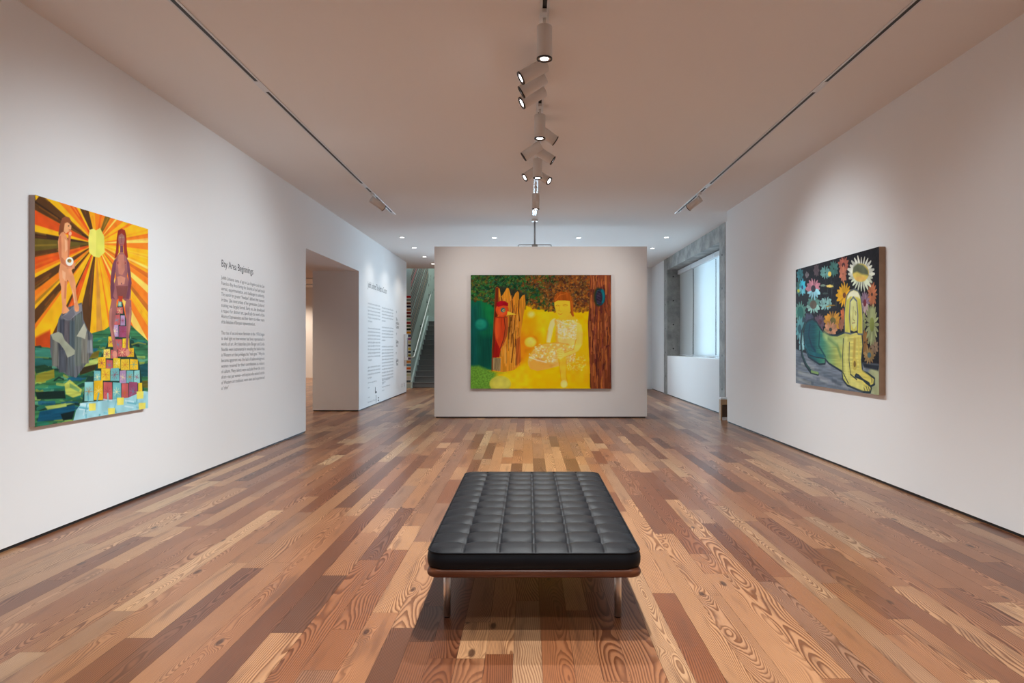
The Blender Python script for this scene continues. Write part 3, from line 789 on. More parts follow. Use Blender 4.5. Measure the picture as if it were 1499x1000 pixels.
class Canvas:
    def __init__(s, w, h, res, to_uv, seed):
        s.w, s.h, s.res, s.f = w, h, res, to_uv
        s.W, s.H = int(round(w/res))+1, int(round(h/res))+1
        s.u = np.linspace(0, w, s.W)[None, :].repeat(s.H, 0); s.v = np.linspace(0, h, s.H)[:, None].repeat(s.W, 1)
        s.a = np.zeros((s.H, s.W, 3)); s.rs = np.random.RandomState(seed); s.rd = random.Random(seed)
        s.nf = vnoise(s.H, s.W, s.H//3, s.W//3, s.rs); s.nm = vnoise(s.H, s.W, s.H//14, s.W//14, s.rs)
        s.nv = vnoise(s.H, s.W, s.H//30, s.W//3, s.rs)      # vertical streaks
        s.nh = vnoise(s.H, s.W, s.H//3, s.W//30, s.rs)      # horizontal streaks
    def P(s, pts): return np.array([s.f(*p) for p in pts], dtype=float)
    def _blend(s, sl, al, col, amp, tex):
        n = {'m': s.nm, 'v': s.nv, 'h': s.nh, 'f': s.nf}[tex][sl]
        c = np.array(col, float) if not callable(col) else None
        if c is None: c = col(s.u[sl], s.v[sl])
        elif c.ndim == 1: c = c[None, None, :]
        c = c*(1 + amp*(n[..., None]-0.5)*2)
        s.a[sl] = s.a[sl]*(1-al[..., None]) + c*al[..., None]
    def _sl(s, q, m):
        x0 = max(0, int((q[:, 0].min()-m)/s.res)); x1 = min(s.W, int((q[:, 0].max()+m)/s.res)+2)
        y0 = max(0, int((q[:, 1].min()-m)/s.res)); y1 = min(s.H, int((q[:, 1].max()+m)/s.res)+2)
        return (slice(y0, y1), slice(x0, x1)) if x1 > x0 and y1 > y0 else None
    def poly(s, pts, col, amp=0.08, tex='m', soft=None, op=1.0, raw=False):
        q = pts if raw else s.P(pts)
        soft = soft if soft is not None else s.res*0.6
        sl = s._sl(q, soft)
        if sl is None: return
        U, V = s.u[sl], s.v[sl]; ins = np.zeros(U.shape, bool); dm = np.full(U.shape, 1e9)
        for i in range(len(q)):
            x0, y0 = q[i-1]; x1, y1 = q[i]
            if y1 != y0:
                cr = ((y0 > V) != (y1 > V)) & (U < (x1-x0)*(V-y0)/(y1-y0)+x0); ins ^= cr
            dx, dy = x1-x0, y1-y0; L = dx*dx+dy*dy+1e-12
            t = np.clip(((U-x0)*dx+(V-y0)*dy)/L, 0, 1)
            dm = np.minimum(dm, (U-x0-t*dx)**2 + (V-y0-t*dy)**2)
        d = np.sqrt(dm)*np.where(ins, 1, -1)
        s._blend(sl, op*np.clip(0.5+d/(2*soft), 0, 1), col, amp, tex)
    def ell(s, cx, cy, rx, ry, col, amp=0.06, soft=None, op=1.0, rot=0, tex='m', jit=0.0):
        c, si = math.cos(R(rot)), math.sin(R(rot)); P = []
        for k in range(28):
            a = 2*math.pi*k/28; j = 1+jit*(s.rd.random()-0.5); x, y = rx*math.cos(a)*j, ry*math.sin(a)*j
            P.append((cx+x*c-y*si, cy+x*si+y*c))
        s.poly(P, col, amp, tex, soft, op)
    def stroke(s, pts, wd, col, amp=0.08, op=1.0, tex='m', soft=None):
        """wd in metres, tapering list allowed"""
        q = s.P(pts); n = len(q); ws = wd if isinstance(wd, (list, tuple)) else [wd]*n
        soft = soft if soft is not None else s.res*0.6
        sl = s._sl(q, max(ws)+soft)
        if sl is None: return
        U, V = s.u[sl], s.v[sl]; best = np.full(U.shape, -1e9)
        for i in range(n-1):
            x0, y0 = q[i]; dx, dy = q[i+1]-q[i]; L = dx*dx+dy*dy+1e-12
            t = np.clip(((U-x0)*dx+(V-y0)*dy)/L, 0, 1)
            best = np.maximum(best, (ws[i]*(1-t)+ws[i+1]*t)/2 - np.sqrt((U-x0-t*dx)**2+(V-y0-t*dy)**2))
        s._blend(sl, op*np.clip(0.5+best/(2*soft), 0, 1), col, amp, tex)
    def mesh(s, name, origin, ud, mat, parent, gain):
        o = np.array(origin, float); du = np.array(ud, float)
        co = o[None, None, :] + s.u[..., None]*du[None, None, :]; co = co.copy(); co[..., 2] += s.v
        n = s.H*s.W; idx = np.arange(n).reshape(s.H, s.W)
        q = np.stack([idx[:-1, :-1], idx[:-1, 1:], idx[1:, 1:], idx[1:, :-1]], -1).reshape(-1, 4)
        me = bpy.data.meshes.new(name); me.vertices.add(n); me.vertices.foreach_set('co', co.astype(np.float32).ravel())
        me.loops.add(q.size); me.loops.foreach_set('vertex_index', q.astype(np.int32).ravel())
        me.polygons.add(len(q)); me.polygons.foreach_set('loop_start', np.arange(0, q.size, 4, dtype=np.int32))
        me.update(calc_edges=True)
        c = np.clip(s.a, 0, 255)/255.0
        l = np.where(c <= 0.04045, c/12.92, ((c+0.055)/1.055)**2.4)*gain
        rgba = np.concatenate([np.clip(l, 0, 0.95), np.ones(l.shape[:2]+(1,))], -1).reshape(-1, 4)
        ca = me.color_attributes.new(name='paint', type='FLOAT_COLOR', domain='POINT')
        ca.data.foreach_set('color', rgba.astype(np.float32).ravel())
        me.materials.append(mat); ob = bpy.data.objects.new(name, me); COL.objects.link(ob); ob.parent = parent
        return ob
PAINT = attrmat('oil_paint', 0.6, spec=0.08, bump=0.25)

# ---- painting on the left wall: sunburst, two figures, rock and quilted hill
XF = -3.415; LY0, LY1, LZ0, LZ1 = 4.728, 6.138, 0.796, 2.405
def fl(x, y):
    px, py = x/2.632+20, y/2.632+270; Y = XF*1000/(px-773)
    return (Y-LY0, CH-(py-504)*Y/1000-LZ0)
c = Canvas(LY1-LY0, LZ1-LZ0, 0.0038, fl, 1)
YEL, GOLD, ORA, RED, BRN, OLV, PAL = (238,176,20), (240,160,20), (236,122,24), (214,78,22), (84,52,22), (98,82,28), (250,200,90)
c.poly([(60,0),(560,0),(560,1000),(60,1000)], GOLD, 0.05)
cx, cy = 318, 228
rays = [(344,349,YEL),(349,354,ORA),(354,359.4,PAL),(359.4,367,ORA),(367,372,YEL),(372,377,(245,190,40)),(377,384,YEL),(384,387,PAL),(387,390,GOLD),(390,394,(205,100,25)),(394,399,ORA),(399,404,PAL),(404,410,ORA),
        (410,413,(190,100,25)),(413,418,YEL),(418,422,ORA),(422,426,PAL),(426,431,(235,100,25)),(431,436,GOLD),(436,440,YEL),(440,446,YEL),(446,450,(230,140,40)),(450,454,YEL),(86-0,90,(200,140,50)),
        (94,103.3,BRN),(90,94,YEL),(103.3,108,YEL),(108,114,RED),(114,116,BRN),(116,125.6,YEL),(125.6,127.4,ORA),(127.4,133.2,BRN),(133.2,135,YEL),(135,137,(170,120,30)),(137,142.7,ORA),(142.7,151.1,BRN),(151.1,154,YEL),(154,156.8,ORA),
        (156.8,167.8,RED),(167.8,191,OLV),(167.8,173,BRN),(185,191,(60,36,20)),(191,197.2,YEL),(197.2,208.7,RED),(208.7,222,BRN),(212,215,(54,34,20)),(222,228,YEL),(228,241.5,ORA),(235,241,RED),(241.5,245,YEL),(245,257,BRN),
        (257,267,GOLD),(267,287.5,ORA),(277,281,(225,95,25)),(287.5,299,(120,88,24)),(299,307.6,ORA),(307.6,311,PAL),(311,320.9,ORA),(320.9,344,YEL),(328,332,ORA),(440,441.5,ORA)]
for a0, a1, col in rays:
    c.poly([(cx,cy),(cx+680*math.cos(R(a0)),cy+680*math.sin(R(a0))),(cx+680*math.cos(R(a1)),cy+680*math.sin(R(a1)))], col, 0.07, soft=0.004)
for k in range(120):                                          # streaks of the brush along the rays
    a = R(c.rd.uniform(0, 360)); r0 = c.rd.uniform(60, 300); r1 = r0+c.rd.uniform(40, 160)
    c.stroke([(cx+r0*math.cos(a), cy+r0*math.sin(a)), (cx+r1*math.cos(a), cy+r1*math.sin(a))], c.rd.uniform(.006,.014), c.rd.choice([(225,110,20),(250,195,60),(190,90,25),(230,150,30)]), op=0.28, soft=0.006)
c.poly([(82,40),(97,46),(84,62)], YEL)
c.poly([(82,590),(140,560),(150,640),(82,640)], (190,70,20), 0.1, soft=.01)
c.poly([(292,175),(306,170),(318,178),(332,168),(348,200),(350,262),(328,282),(308,278),(290,262),(287,215)], (226,220,104), 0.03)
c.poly([(318,176),(332,168),(348,200),(350,262),(328,282),(316,278)], (214,212,92), 0.03)
# sea and hills
c.poly([(60,622),(130,628),(190,640),(250,600),(305,572),(350,560),(385,535),(430,520),(470,560),(530,615),(530,1000),(60,1000)], (48,104,66), 0.25, 'h')
pal = [(148,172,84),(30,92,84),(20,54,44),(64,130,84),(24,80,110),(104,138,70),(16,38,34),(140,150,60),(36,112,92),(88,150,120)]
for k in range(230):
    x = c.rd.uniform(82, 520); y = c.rd.uniform(575, 930)
    if y < 640 and 90 < x < 300: y += 70
    L = c.rd.uniform(18, 70); bow = c.rd.uniform(-10, 12)
    c.stroke([(x-L/2, y+bow), (x, y), (x+L/2, y+bow*0.6)], c.rd.uniform(.010,.034), c.rd.choice(pal), 0.12, 0.8, 'h')
for P, col in (([(82,628),(150,636),(150,668),(82,662)],(60,130,110)), ([(82,672),(150,676),(146,700),(82,704)],(34,90,86)), ([(84,735),(155,712),(157,745),(110,762),(84,762)],(132,128,40)),
               ([(82,700),(120,694),(150,712),(84,730)],(30,62,40)), ([(195,770),(215,752),(262,790),(258,812),(228,822),(200,808)],(176,186,84)), ([(215,765),(255,790),(250,800),(215,782)],(110,150,90)),
               ([(82,800),(195,795),(200,825),(90,828)],(16,36,30)), ([(120,855),(200,843),(205,858),(130,868)],(160,178,88)), ([(100,875),(235,850),(235,875),(190,905),(90,915)],(16,74,100)), ([(180,885),(235,872),(225,905),(190,910)],(14,32,32)),
               ([(250,700),(330,690),(322,712),(255,735)],(50,40,16)), ([(255,690),(325,668),(330,690),(262,705)],(168,186,96)), ([(282,655),(330,640),(325,668),(290,672)],(110,98,28)), ([(445,700),(517,690),(517,740),(470,742)],(24,74,78)), ([(470,760),(517,755),(517,785),(480,780)],(90,84,26))):
    c.poly(P, col, 0.12, 'h', soft=.004)
# rocks
rock = [(172,520),(182,500),(205,475),(262,455),(268,520),(285,560),(305,580),(303,650),(280,690),(240,745),(205,735),(150,695),(140,640),(140,580),(165,570)]
c.poly(rock, (92,94,98), 0.30, 'v')
for x0, x1, y0, y1, col in ((178,196,520,640,(66,68,78)),(196,214,525,640,(86,80,84)),(216,234,525,660,(74,86,92)),(236,262,500,700,(96,104,98)),(150,168,600,700,(112,112,104)),(176,196,640,725,(70,74,82)),(210,232,660,735,(88,96,100)),(262,284,575,690,(120,118,108)),(284,300,600,650,(130,134,136))):
    c.poly([(x0,y0),(x1,y0),(x1+6,y1),(x0-3,y1)], col, 0.18, 'v', soft=.006)
c.poly([(182,512),(205,492),(232,468),(262,462),(262,488),(238,505),(215,524),(196,520)], (128,126,130), 0.08)
c.poly([(182,512),(205,500),(226,472),(236,500),(215,524)], (104,102,110), 0.08)
c.poly([(143,578),(172,568),(186,575),(196,600),(236,640),(234,655),(207,668),(196,640),(176,612),(150,598)], (150,154,134), 0.08)
c.poly([(271,535),(242,585),(260,590),(275,596),(281,560)], (176,176,156), 0.04)
# quilted hill
hill = [(404,452),(418,452),(428,500),(442,560),(450,610),(468,650),(484,690),(492,745),(502,800),(440,825),(385,832),(262,842),(270,800),(276,760),(284,742),(306,738),(316,705),(330,672),(350,640),(366,600),(374,560),(390,500)]
c.poly(hill, (26,56,48), 0.1)
rows = [(454,476),(477,503),(504,544),(545,590),(591,632),(633,668),(669,712),(713,762),(763,838)]
def xl(y):
    return float(np.interp(y, [452,500,560,600,640,672,705,738,742,800,842], [404,390,374,366,350,330,316,306,284,270,262]))
def xr(y): return float(np.interp(y, [452,500,560,610,650,690,745,800,825], [418,428,442,450,468,484,492,502,440]))
qp = [(222,188,50),(134,194,190),(150,72,104),(172,142,178),(226,178,30),(108,176,178),(222,200,90),(190,90,90),(218,186,40)]
for y0, y1 in rows:
    x = xl((y0+y1)/2)+3; xe = xr((y0+y1)/2)-3
    while x < xe-6:
        w_ = min(c.rd.uniform(22, 38), xe-x)
        if xe-x-w_ < 8: w_ = xe-x
        dy = c.rd.uniform(-6, 6); col = c.rd.choice(qp)
        c.poly([(x,y0+dy),(x+w_-3,y0+dy+c.rd.uniform(-3,3)),(x+w_-2,y1+dy-1),(x-1,y1+dy-1)], col, 0.08)
        mx, my = x+w_/2-2, (y0+y1)/2+dy; c2 = c.rd.choice([(200,110,40),(236,220,150),(80,140,160),(150,60,80)])
        for q in range(4):
            a = R(45*q+c.rd.uniform(-12,12)); r_ = min(w_, y1-y0)*0.38
            c.stroke([(mx-r_*math.cos(a), my-r_*math.sin(a)*1.3), (mx+r_*math.cos(a), my+r_*math.sin(a)*1.3)], .0045, c2, op=.75)
        x += w_
# pale water at its foot
c.poly([(228,915),(240,870),(262,842),(385,828),(440,822),(500,796),(530,800),(530,900),(228,930)], (150,200,208), 0.08)
for k in range(26):
    x = c.rd.uniform(245, 512); y = c.rd.uniform(815, 905)
    c.stroke([(x, y-14), (x+c.rd.uniform(-8,8), y+14)] if k % 2 else [(x-16, y), (x+16, y+5)], c.rd.uniform(.01,.02), c.rd.choice([(100,170,184),(190,220,226),(120,186,196),(84,158,172)]), op=.85)
for x, y in ((302,858),(376,876),(410,836),(486,812),(494,856)): c.poly([(x-13,y-14),(x+14,y-15),(x+13,y+13),(x-12,y+15)], (224,214,96), 0.04)
# standing figure on the rock
SK, SK2, SK3 = (226,152,104), (196,112,74), (242,190,150)
c.poly([(186,130),(200,123),(214,128),(222,142),(214,150),(205,162),(196,185),(186,208),(176,205),(172,190),(176,160)], (134,74,44), 0.1)
c.poly([(196,150),(206,146),(214,150),(222,160),(220,176),(208,184),(200,190),(192,180)], (222,160,110), 0.05)
c.ell(211, 160, 2.6, 2.0, (70,40,30)); c.stroke([(212,176),(219,175)], .004, (150,50,40))
c.poly([(182,186),(192,182),(204,200),(212,228),(214,255),(214,290),(232,300),(234,318),(222,330),(230,350),(238,380),(240,420),(246,455),(252,475),(250,488),(240,492),(234,484),(230,440),(222,405),(213,375),(206,368),(204,400),(202,440),(202,468),(214,485),(205,494),(190,500),(184,494),(187,470),(183,430),(182,395),(174,360),(173,335),(180,300),(172,262),(170,220),(174,200)], SK, 0.06)
c.poly([(174,202),(182,196),(184,240),(184,280),(206,302),(226,308),(224,322),(204,318),(182,302),(173,262)], SK2, 0.06, op=.8)
c.poly([(196,210),(204,216),(206,250),(198,262)], SK3, 0.03, op=.7)
c.poly([(210,196),(217,192),(220,200),(216,245),(212,290),(207,288),(209,240)], SK2, 0.05)
c.ell(217, 189, 6, 8, (232,170,130)); c.stroke([(213,184),(220,178)], .006, (200,120,80))
c.poly([(186,330),(200,340),(198,372),(188,360)], SK3, 0.03, op=.6); c.poly([(224,400),(232,420),(238,455),(232,458)], SK3, 0.03, op=.6)
c.poly([(196,372),(204,374),(200,440),(194,440)], SK2, 0.04, op=.7)
c.ell(215, 297, 15, 17, (240,234,220), 0.02); c.ell(214, 294, 8, 7, (120,100,50)); c.ell(217, 297, 4, 4, (200,130,40))
c.stroke([(206,322),(232,322),(236,304)], .012, (214,140,100))
# seated figure on the hill
MA, MA2, MA3 = (150,92,90), (112,62,78), (196,132,110)
c.poly([(402,178),(414,170),(428,176),(433,196),(436,250),(440,280),(432,290),(424,262),(422,215),(404,215),(404,262),(396,280),(388,285),(394,250),(397,205)], (140,44,30), 0.12)
c.ell(415, 210, 12.5, 29, (158,100,96)); c.poly([(404,190),(414,178),(427,190),(424,196),(415,188),(406,196)], (150,50,34))
for ex in (409.5, 420.5): c.ell(ex, 204, 3, 2, (230,210,150)); c.ell(ex, 204, 1.4, 1.6, (50,30,30))
c.stroke([(415,206),(414,222),(417,223)], .003, (100,50,60)); c.stroke([(411,231),(420,230)], .005, (160,50,60))
c.poly([(410,236),(421,236),(422,262),(409,262)], MA2, .05)
c.poly([(390,288),(408,262),(422,262),(436,284),(445,305),(441,330),(436,352),(446,385),(452,410),(450,440),(430,450),(418,440),(404,440),(392,450),(378,440),(382,395),(394,360),(390,330),(386,310)], MA, 0.08)
c.poly([(388,290),(396,288),(392,330),(386,372),(388,400),(382,430),(392,445),(384,455),(374,440),(372,400),(374,350),(380,310)], MA2, 0.08)
c.poly([(434,284),(444,300),(450,340),(454,380),(446,430),(440,455),(430,448),(440,400),(442,370),(438,330)], MA2, 0.08)
c.poly([(404,270),(424,270),(428,330),(418,350),(404,345),(400,300)], (190,122,98), 0.06, op=.8)
for ex in (400, 430): c.ell(ex, 302, 5, 8, (170,96,84)); c.ell(ex, 303, 1.8, 2.4, (110,50,50))
c.poly([(398,356),(412,352),(430,360),(426,385),(402,388)], (206,140,110), 0.05, op=.8); c.ell(415, 382, 1.8, 3, (70,40,70))
c.poly([(394,392),(440,392),(432,440),(400,440)], (120,66,60), 0.06, op=.8); c.poly([(402,430),(420,430),(418,452),(406,452)], (184,60,30), .05)
c.poly([(378,438),(396,446),(396,480),(390,520),(384,560),(392,600),(398,640),(398,660),(388,668),(380,662),(384,640),(378,600),(368,545),(368,490)], MA, 0.08)
c.poly([(434,440),(452,446),(454,500),(450,550),(442,600),(440,625),(446,655),(436,662),(430,652),(432,610),(434,560),(432,510),(428,470)], MA, 0.08)
c.poly([(370,480),(378,476),(376,540),(386,600),(380,600),(368,545)], MA3, .05, op=.6); c.poly([(446,470),(453,474),(450,540),(442,590),(441,560)], MA3, .05, op=.6)
c.ell(389, 655, 9, 14, (206,136,116)); c.ell(438, 648, 8, 14, (206,136,116))
PL = thing('painting', 'tall painting of a sunburst with two unclothed figures, on the left wall', 'painting', (XL+0.001, (LY0+LY1)/2, LZ0))
ym = (LY0+LY1)/2
obj('canvas_edge', box(bmesh.new(), 0.0, 0.0395, LY0-ym, LY1-ym, 0, LZ1-LZ0, 0.002), CANVAS_EDGE_L, PL)
c.mesh('painted_canvas', (0.0402, LY0-ym, 0), (0, 1, 0), PAINT, PL, 1.18)

# ---- painting on the freestanding wall: bird on a stump and a seated figure in yellow
CX0, CX1, CZ0, CZ1 = -1.061, 1.538, 0.548, 2.650
def fc(x, y):
    px, py = x/5.262+680, y/5.263+390; Y = 12.645
    return ((px-773)*Y/1000-CX0, CH-(py-504)*Y/1000-CZ0)
c = Canvas(CX1-CX0, CZ1-CZ0, 0.0055, fc, 2)
c.poly([(0,0),(1200,0),(1200,1000),(0,1000)], (240,192,4), 0.05)
c.ell(470, 560, 120, 150, (232,160,20), soft=.14, op=.8); c.ell(440, 640, 60, 110, (224,132,20), soft=.09, op=.8)
c.ell(900, 760, 120, 130, (240,180,30), soft=.12, op=.6); c.ell(760, 470, 170, 60, (244,200,20), soft=.1, op=.6); c.ell(640, 440, 90, 110, (246,214,30), soft=.1, op=.8)
c.poly([(0,240),(235,280),(225,800),(0,800)], (14,104,74), 0.10, 'v', soft=.02)
c.poly([(0,300),(100,300),(120,800),(0,790)], (14,84,84), 0.1, 'v', soft=.09, op=.8); c.poly([(120,540),(225,540),(215,790),(110,790)], (10,72,64), .1, 'v', soft=.06, op=.8)
c.poly([(130,270),(230,290),(225,470),(180,440)], (20,128,66), .08, soft=.05, op=.8)
c.poly([(0,770),(110,765),(215,810),(330,815),(260,1000),(0,1000)], (104,160,56), 0.14, 'f', soft=.03)
c.poly([(250,818),(400,800),(460,760),(500,800),(500,1000),(230,1000)], (240,198,20), 0.06, soft=.06)
c.ell(128, 448, 54, 50, (10,96,90), soft=.02); c.ell(128, 446, 44, 40, (26,140,118), soft=.02); c.ell(120, 432, 26, 22, (40,160,134), soft=.02, op=.6)
# foliage: thousands of dabs, green to the left, rust to the right
def fol_lim(x): return float(np.interp(x, [50,140,220,300,420,470,530,600,660,760,860,960], [262,262,300,285,260,300,322,330,345,350,350,342]))
c.poly([(0,0),(700,0),(640,330),(530,320),(420,255),(300,280),(220,295),(140,258),(0,258)], (38,76,44), .2, 'f', soft=.03)
c.poly([(560,0),(1000,0),(1000,338),(860,346),(760,342),(660,338),(600,322),(480,296)], (100,62,34), .2, 'f', soft=.03, op=.9)
for k in range(5200):
    x = c.rd.uniform(40, 968); y = c.rd.uniform(55, 352)
    if y > fol_lim(x)+c.rd.uniform(-14, 10): continue
    t = np.clip((x-430)/260 + c.rd.uniform(-.35,.35) + 0.5*math.sin(x/47)*math.cos(y/33), 0, 1)
    gr = c.rd.choice([(34,100,50),(44,120,56),(20,60,36),(70,110,36),(24,84,66),(24,44,28),(30,70,40),(104,92,34),(80,62,30)])
    br = c.rd.choice([(120,72,30),(92,52,30),(150,92,36),(66,42,28),(176,112,40),(140,70,24),(110,84,40),(80,50,44)])
    col = gr if c.rd.random() > t else br
    if y > fol_lim(x)-30 and t > .5: col = c.rd.choice([(196,140,30),(150,96,34),(120,80,30)])
    r_ = c.rd.uniform(5, 13)
    c.ell(x, y, r_, r_*c.rd.uniform(.5,1.1), col, 0.1, op=.75, rot=c.rd.uniform(0,180), soft=.006)
for k in range(700):
    x = c.rd.uniform(50, 960); y = c.rd.uniform(70, 340)
    if y < fol_lim(x): c.ell(x, y, 1.8, 1.8, c.rd.choice([(180,190,110),(190,150,90),(140,150,120)]), op=.7)
# broken stump
stump = [(210,805),(212,640),(222,480),(232,300),(240,165),(252,158),(270,172),(282,235),(300,210),(326,165),(342,170),(366,262),(392,205),(410,190),(420,205),(420,262),(448,222),(464,218),(470,290),(450,400),(436,500),(430,600),(436,700),(428,762),(380,800),(300,815)]
c.poly([(235,160),(285,150),(330,160),(420,185),(480,215),(470,330),(230,300)], (44,46,40), .15, soft=.02, op=.8)
c.poly(stump, (214,142,40), 0.12, 'v')
c.poly([(210,805),(212,640),(222,480),(232,300),(240,165),(262,160),(262,300),(250,480),(240,640),(250,760)], (112,42,22), .15, 'v', soft=.012)
for k in range(120):
    x = c.rd.uniform(262, 440); y0 = c.rd.uniform(220, 640); L = c.rd.uniform(50, 180); lean = -0.12*(x-330)/100
    if x > 425: continue
    c.stroke([(x, y0), (x+lean*L*0.5+c.rd.uniform(-4,4), y0+L/2), (x+lean*L, min(y0+L, 790))], c.rd.uniform(.006,.016), c.rd.choice([(150,84,30),(96,54,28),(230,158,60),(214,120,36),(236,172,80),(70,44,28)]), .1, .75, soft=.005)
for P in ([(284,240),(296,300),(290,360)],[(366,262),(372,330),(360,420)],[(420,262),(416,340),(424,420)],[(372,520),(376,620),(362,740)],[(392,560),(400,660),(396,760)]): c.stroke(P, .018, (84,44,26), .1, .85)
c.poly([(400,560),(428,540),(432,640),(436,730),(402,770),(396,660)], (176,84,34), .15, 'v', op=.8, soft=.01)
c.poly([(218,702),(280,708),(276,806),(216,800)], (146,128,88), .12, 'v'); 
for k in range(14): x = 224+k*4; c.stroke([(x,712),(x+c.rd.uniform(-5,5),790)], .006, c.rd.choice([(90,78,60),(190,170,120)]), op=.7)
# red bird
c.poly([(236,392),(262,384),(330,388),(334,440),(328,520),(310,580),(284,630),(272,665),(240,670),(244,600),(232,500)], (206,70,30), .08, 'v')
c.poly([(306,400),(334,396),(336,470),(326,540),(296,610),(276,640),(300,560),(312,470)], (184,84,40), .08, 'v'); c.stroke([(306,400),(314,470),(304,550),(276,632)], .012, (90,40,26))
c.poly([(238,560),(276,640),(270,700),(220,704),(226,640)], (150,26,20), .12, 'v')
c.ell(252, 480, 20, 80, (226,96,44), soft=.02, op=.7)
c.ell(290, 336, 50, 52, (212,78,34), .06); c.ell(286, 352, 30, 26, (226,104,50), soft=.02, op=.6)
c.poly([(244,300),(248,276),(278,266),(312,268),(336,284),(336,306),(300,302),(262,312)], (166,16,34), .12, jit) if False else c.poly([(244,304),(248,276),(278,266),(312,268),(336,284),(336,306),(300,302),(262,312)], (166,16,34), .15)
c.ell(297, 337, 18, 18, (46,104,104)); c.ell(302, 340, 10, 10, (196,190,110)); c.ell(304, 340, 4, 5, (40,40,40))
c.poly([(330,346),(350,352),(400,372),(328,374)], (244,204,60), .04)
c.stroke([(240,392),(290,396),(330,388)], .012, (110,40,30), op=.7)
# glowing discs
c.ell(505, 588, 62, 52, (226,132,20), soft=.04, op=.8); c.ell(508, 584, 46, 40, (246,206,60), soft=.015); c.ell(512, 580, 28, 24, (250,222,100), soft=.03)
c.ell(514, 370, 26, 22, (246,228,120), soft=.03)
c.ell(275, 905, 84, 62, (196,196,70), .05, soft=.01); c.ell(280, 905, 66, 50, (210,206,84), .05, soft=.03)
# seated figure
Y1, Y2, Y3, Y4 = (238,196,50), (246,212,90), (214,140,16), (248,228,150)
c.poly([(700,400),(680,404),(660,425),(644,480),(634,540),(630,586),(660,588),(672,540),(684,480),(700,440)], Y4, .03, soft=.008)
c.poly([(740,385),(825,360),(880,420),(900,455),(890,560),(862,640),(760,690),(700,620),(700,420)], Y1, .04, soft=.01)
c.poly([(700,415),(720,405),(770,440),(820,432),(885,440),(866,520),(852,590),(850,650),(720,655),(712,560),(704,480)], (240,208,110), .05, soft=.012)
for k in range(260):
    x = c.rd.uniform(706, 868); y = c.rd.uniform(415, 560); c.ell(x, y, c.rd.uniform(4,9), c.rd.uniform(3,7), c.rd.choice([(250,240,200),(244,226,170),(250,246,226),(240,206,90)]), op=.6, soft=.008)
skirt = [(488,730),(496,690),(530,640),(580,606),(640,592),(720,586),(800,600),(860,640),(850,720),(780,760),(720,770),(640,790),(560,804),(512,790),(492,765)]
c.stroke([(700,418),(712,480),(708,560),(722,600)], .03, (216,150,30), op=.6, soft=.02); c.stroke([(640,500),(628,590)], .02, (216,150,30), op=.5, soft=.02)
c.poly(skirt, (236,188,90), .06, soft=.01)
for k in range(420):
    x = c.rd.uniform(500, 850); y = c.rd.uniform(600, 740)
    if (x < 540 and y < 650) or (x > 700 and y < 600): continue
    c.ell(x, y, c.rd.uniform(4,10), c.rd.uniform(4,8), c.rd.choice([(250,240,200),(246,210,80),(236,190,60),(250,244,220),(232,170,60)]), op=.55, soft=.008)
c.poly([(492,735),(560,700),(640,742),(700,760),(640,790),(560,804),(505,790)], (222,160,60), .06, soft=.02, op=.8)
c.stroke([(500,700),(560,722),(630,740)], .020, (246,238,214), op=.8, soft=.01)
c.stroke(skirt[:7], .008, (216,150,30), op=.7, soft=.005)
c.poly([(722,690),(780,688),(786,760),(780,850),(794,900),(796,928),(770,936),(740,926),(746,880),(736,800),(722,740)], Y1, .05, soft=.01)
c.stroke([(724,700),(736,800),(744,880)], .008, Y3, op=.8); c.stroke([(784,720),(782,840),(794,900)], .008, Y3, op=.8)
c.ell(766, 906, 26, 30, (248,222,120), soft=.01)
c.poly([(868,440),(900,450),(912,520),(908,600),(880,650),(820,680),(760,700),(756,668),(830,640),(856,600),(862,520)], Y2, .04, soft=.01)
c.stroke([(860,560),(840,640),(764,668)], .008, Y3, op=.8); c.stroke([(906,520),(904,610),(870,660),(770,704)], .008, (226,180,40), op=.8)
c.poly([(708,650),(724,632),(756,640),(770,662),(764,700),(740,718),(716,706)], (244,214,100), .04, soft=.006)
for k in range(4): c.stroke([(712,655+k*14),(752,650+k*14)], .007, (216,160,40), op=.7)
c.poly([(690,272),(700,262),(812,262),(822,330),(806,372),(780,392),(750,398),(722,384),(706,352),(694,315)], (240,200,50), .03, soft=.006)
c.poly([(686,280),(690,240),(708,212),(740,194),(776,194),(808,210),(830,244),(836,300),(838,350),(844,384),(834,388),(822,372),(816,330),(812,268),(770,262),(720,262),(694,276)], (168,84,26), .12, 'v')
c.stroke([(700,262),(730,222),(780,210)], .012, (206,120,40), op=.7); c.stroke([(826,270),(830,330),(838,380)], .01, (206,120,40), op=.7)
for x0, x1, y in ((704,728,300),(758,796,296)): c.stroke([(x0,y+4),((x0+x1)/2,y-2),(x1,y+4)], .009, (180,120,20)); c.stroke([(x0+4,y+9),(x1-4,y+9)], .006, (200,150,40))
c.stroke([(736,300),(726,340),(744,346)], .008, (212,160,30)); c.stroke([(722,366),(740,370),(752,365)], .010, (206,130,40))
for k in range(160): c.ell(c.rd.uniform(790,940), c.rd.uniform(690,800), c.rd.uniform(3,8), c.rd.uniform(3,7), c.rd.choice([(248,214,90),(232,160,40),(246,226,130)]), op=.5, soft=.008)
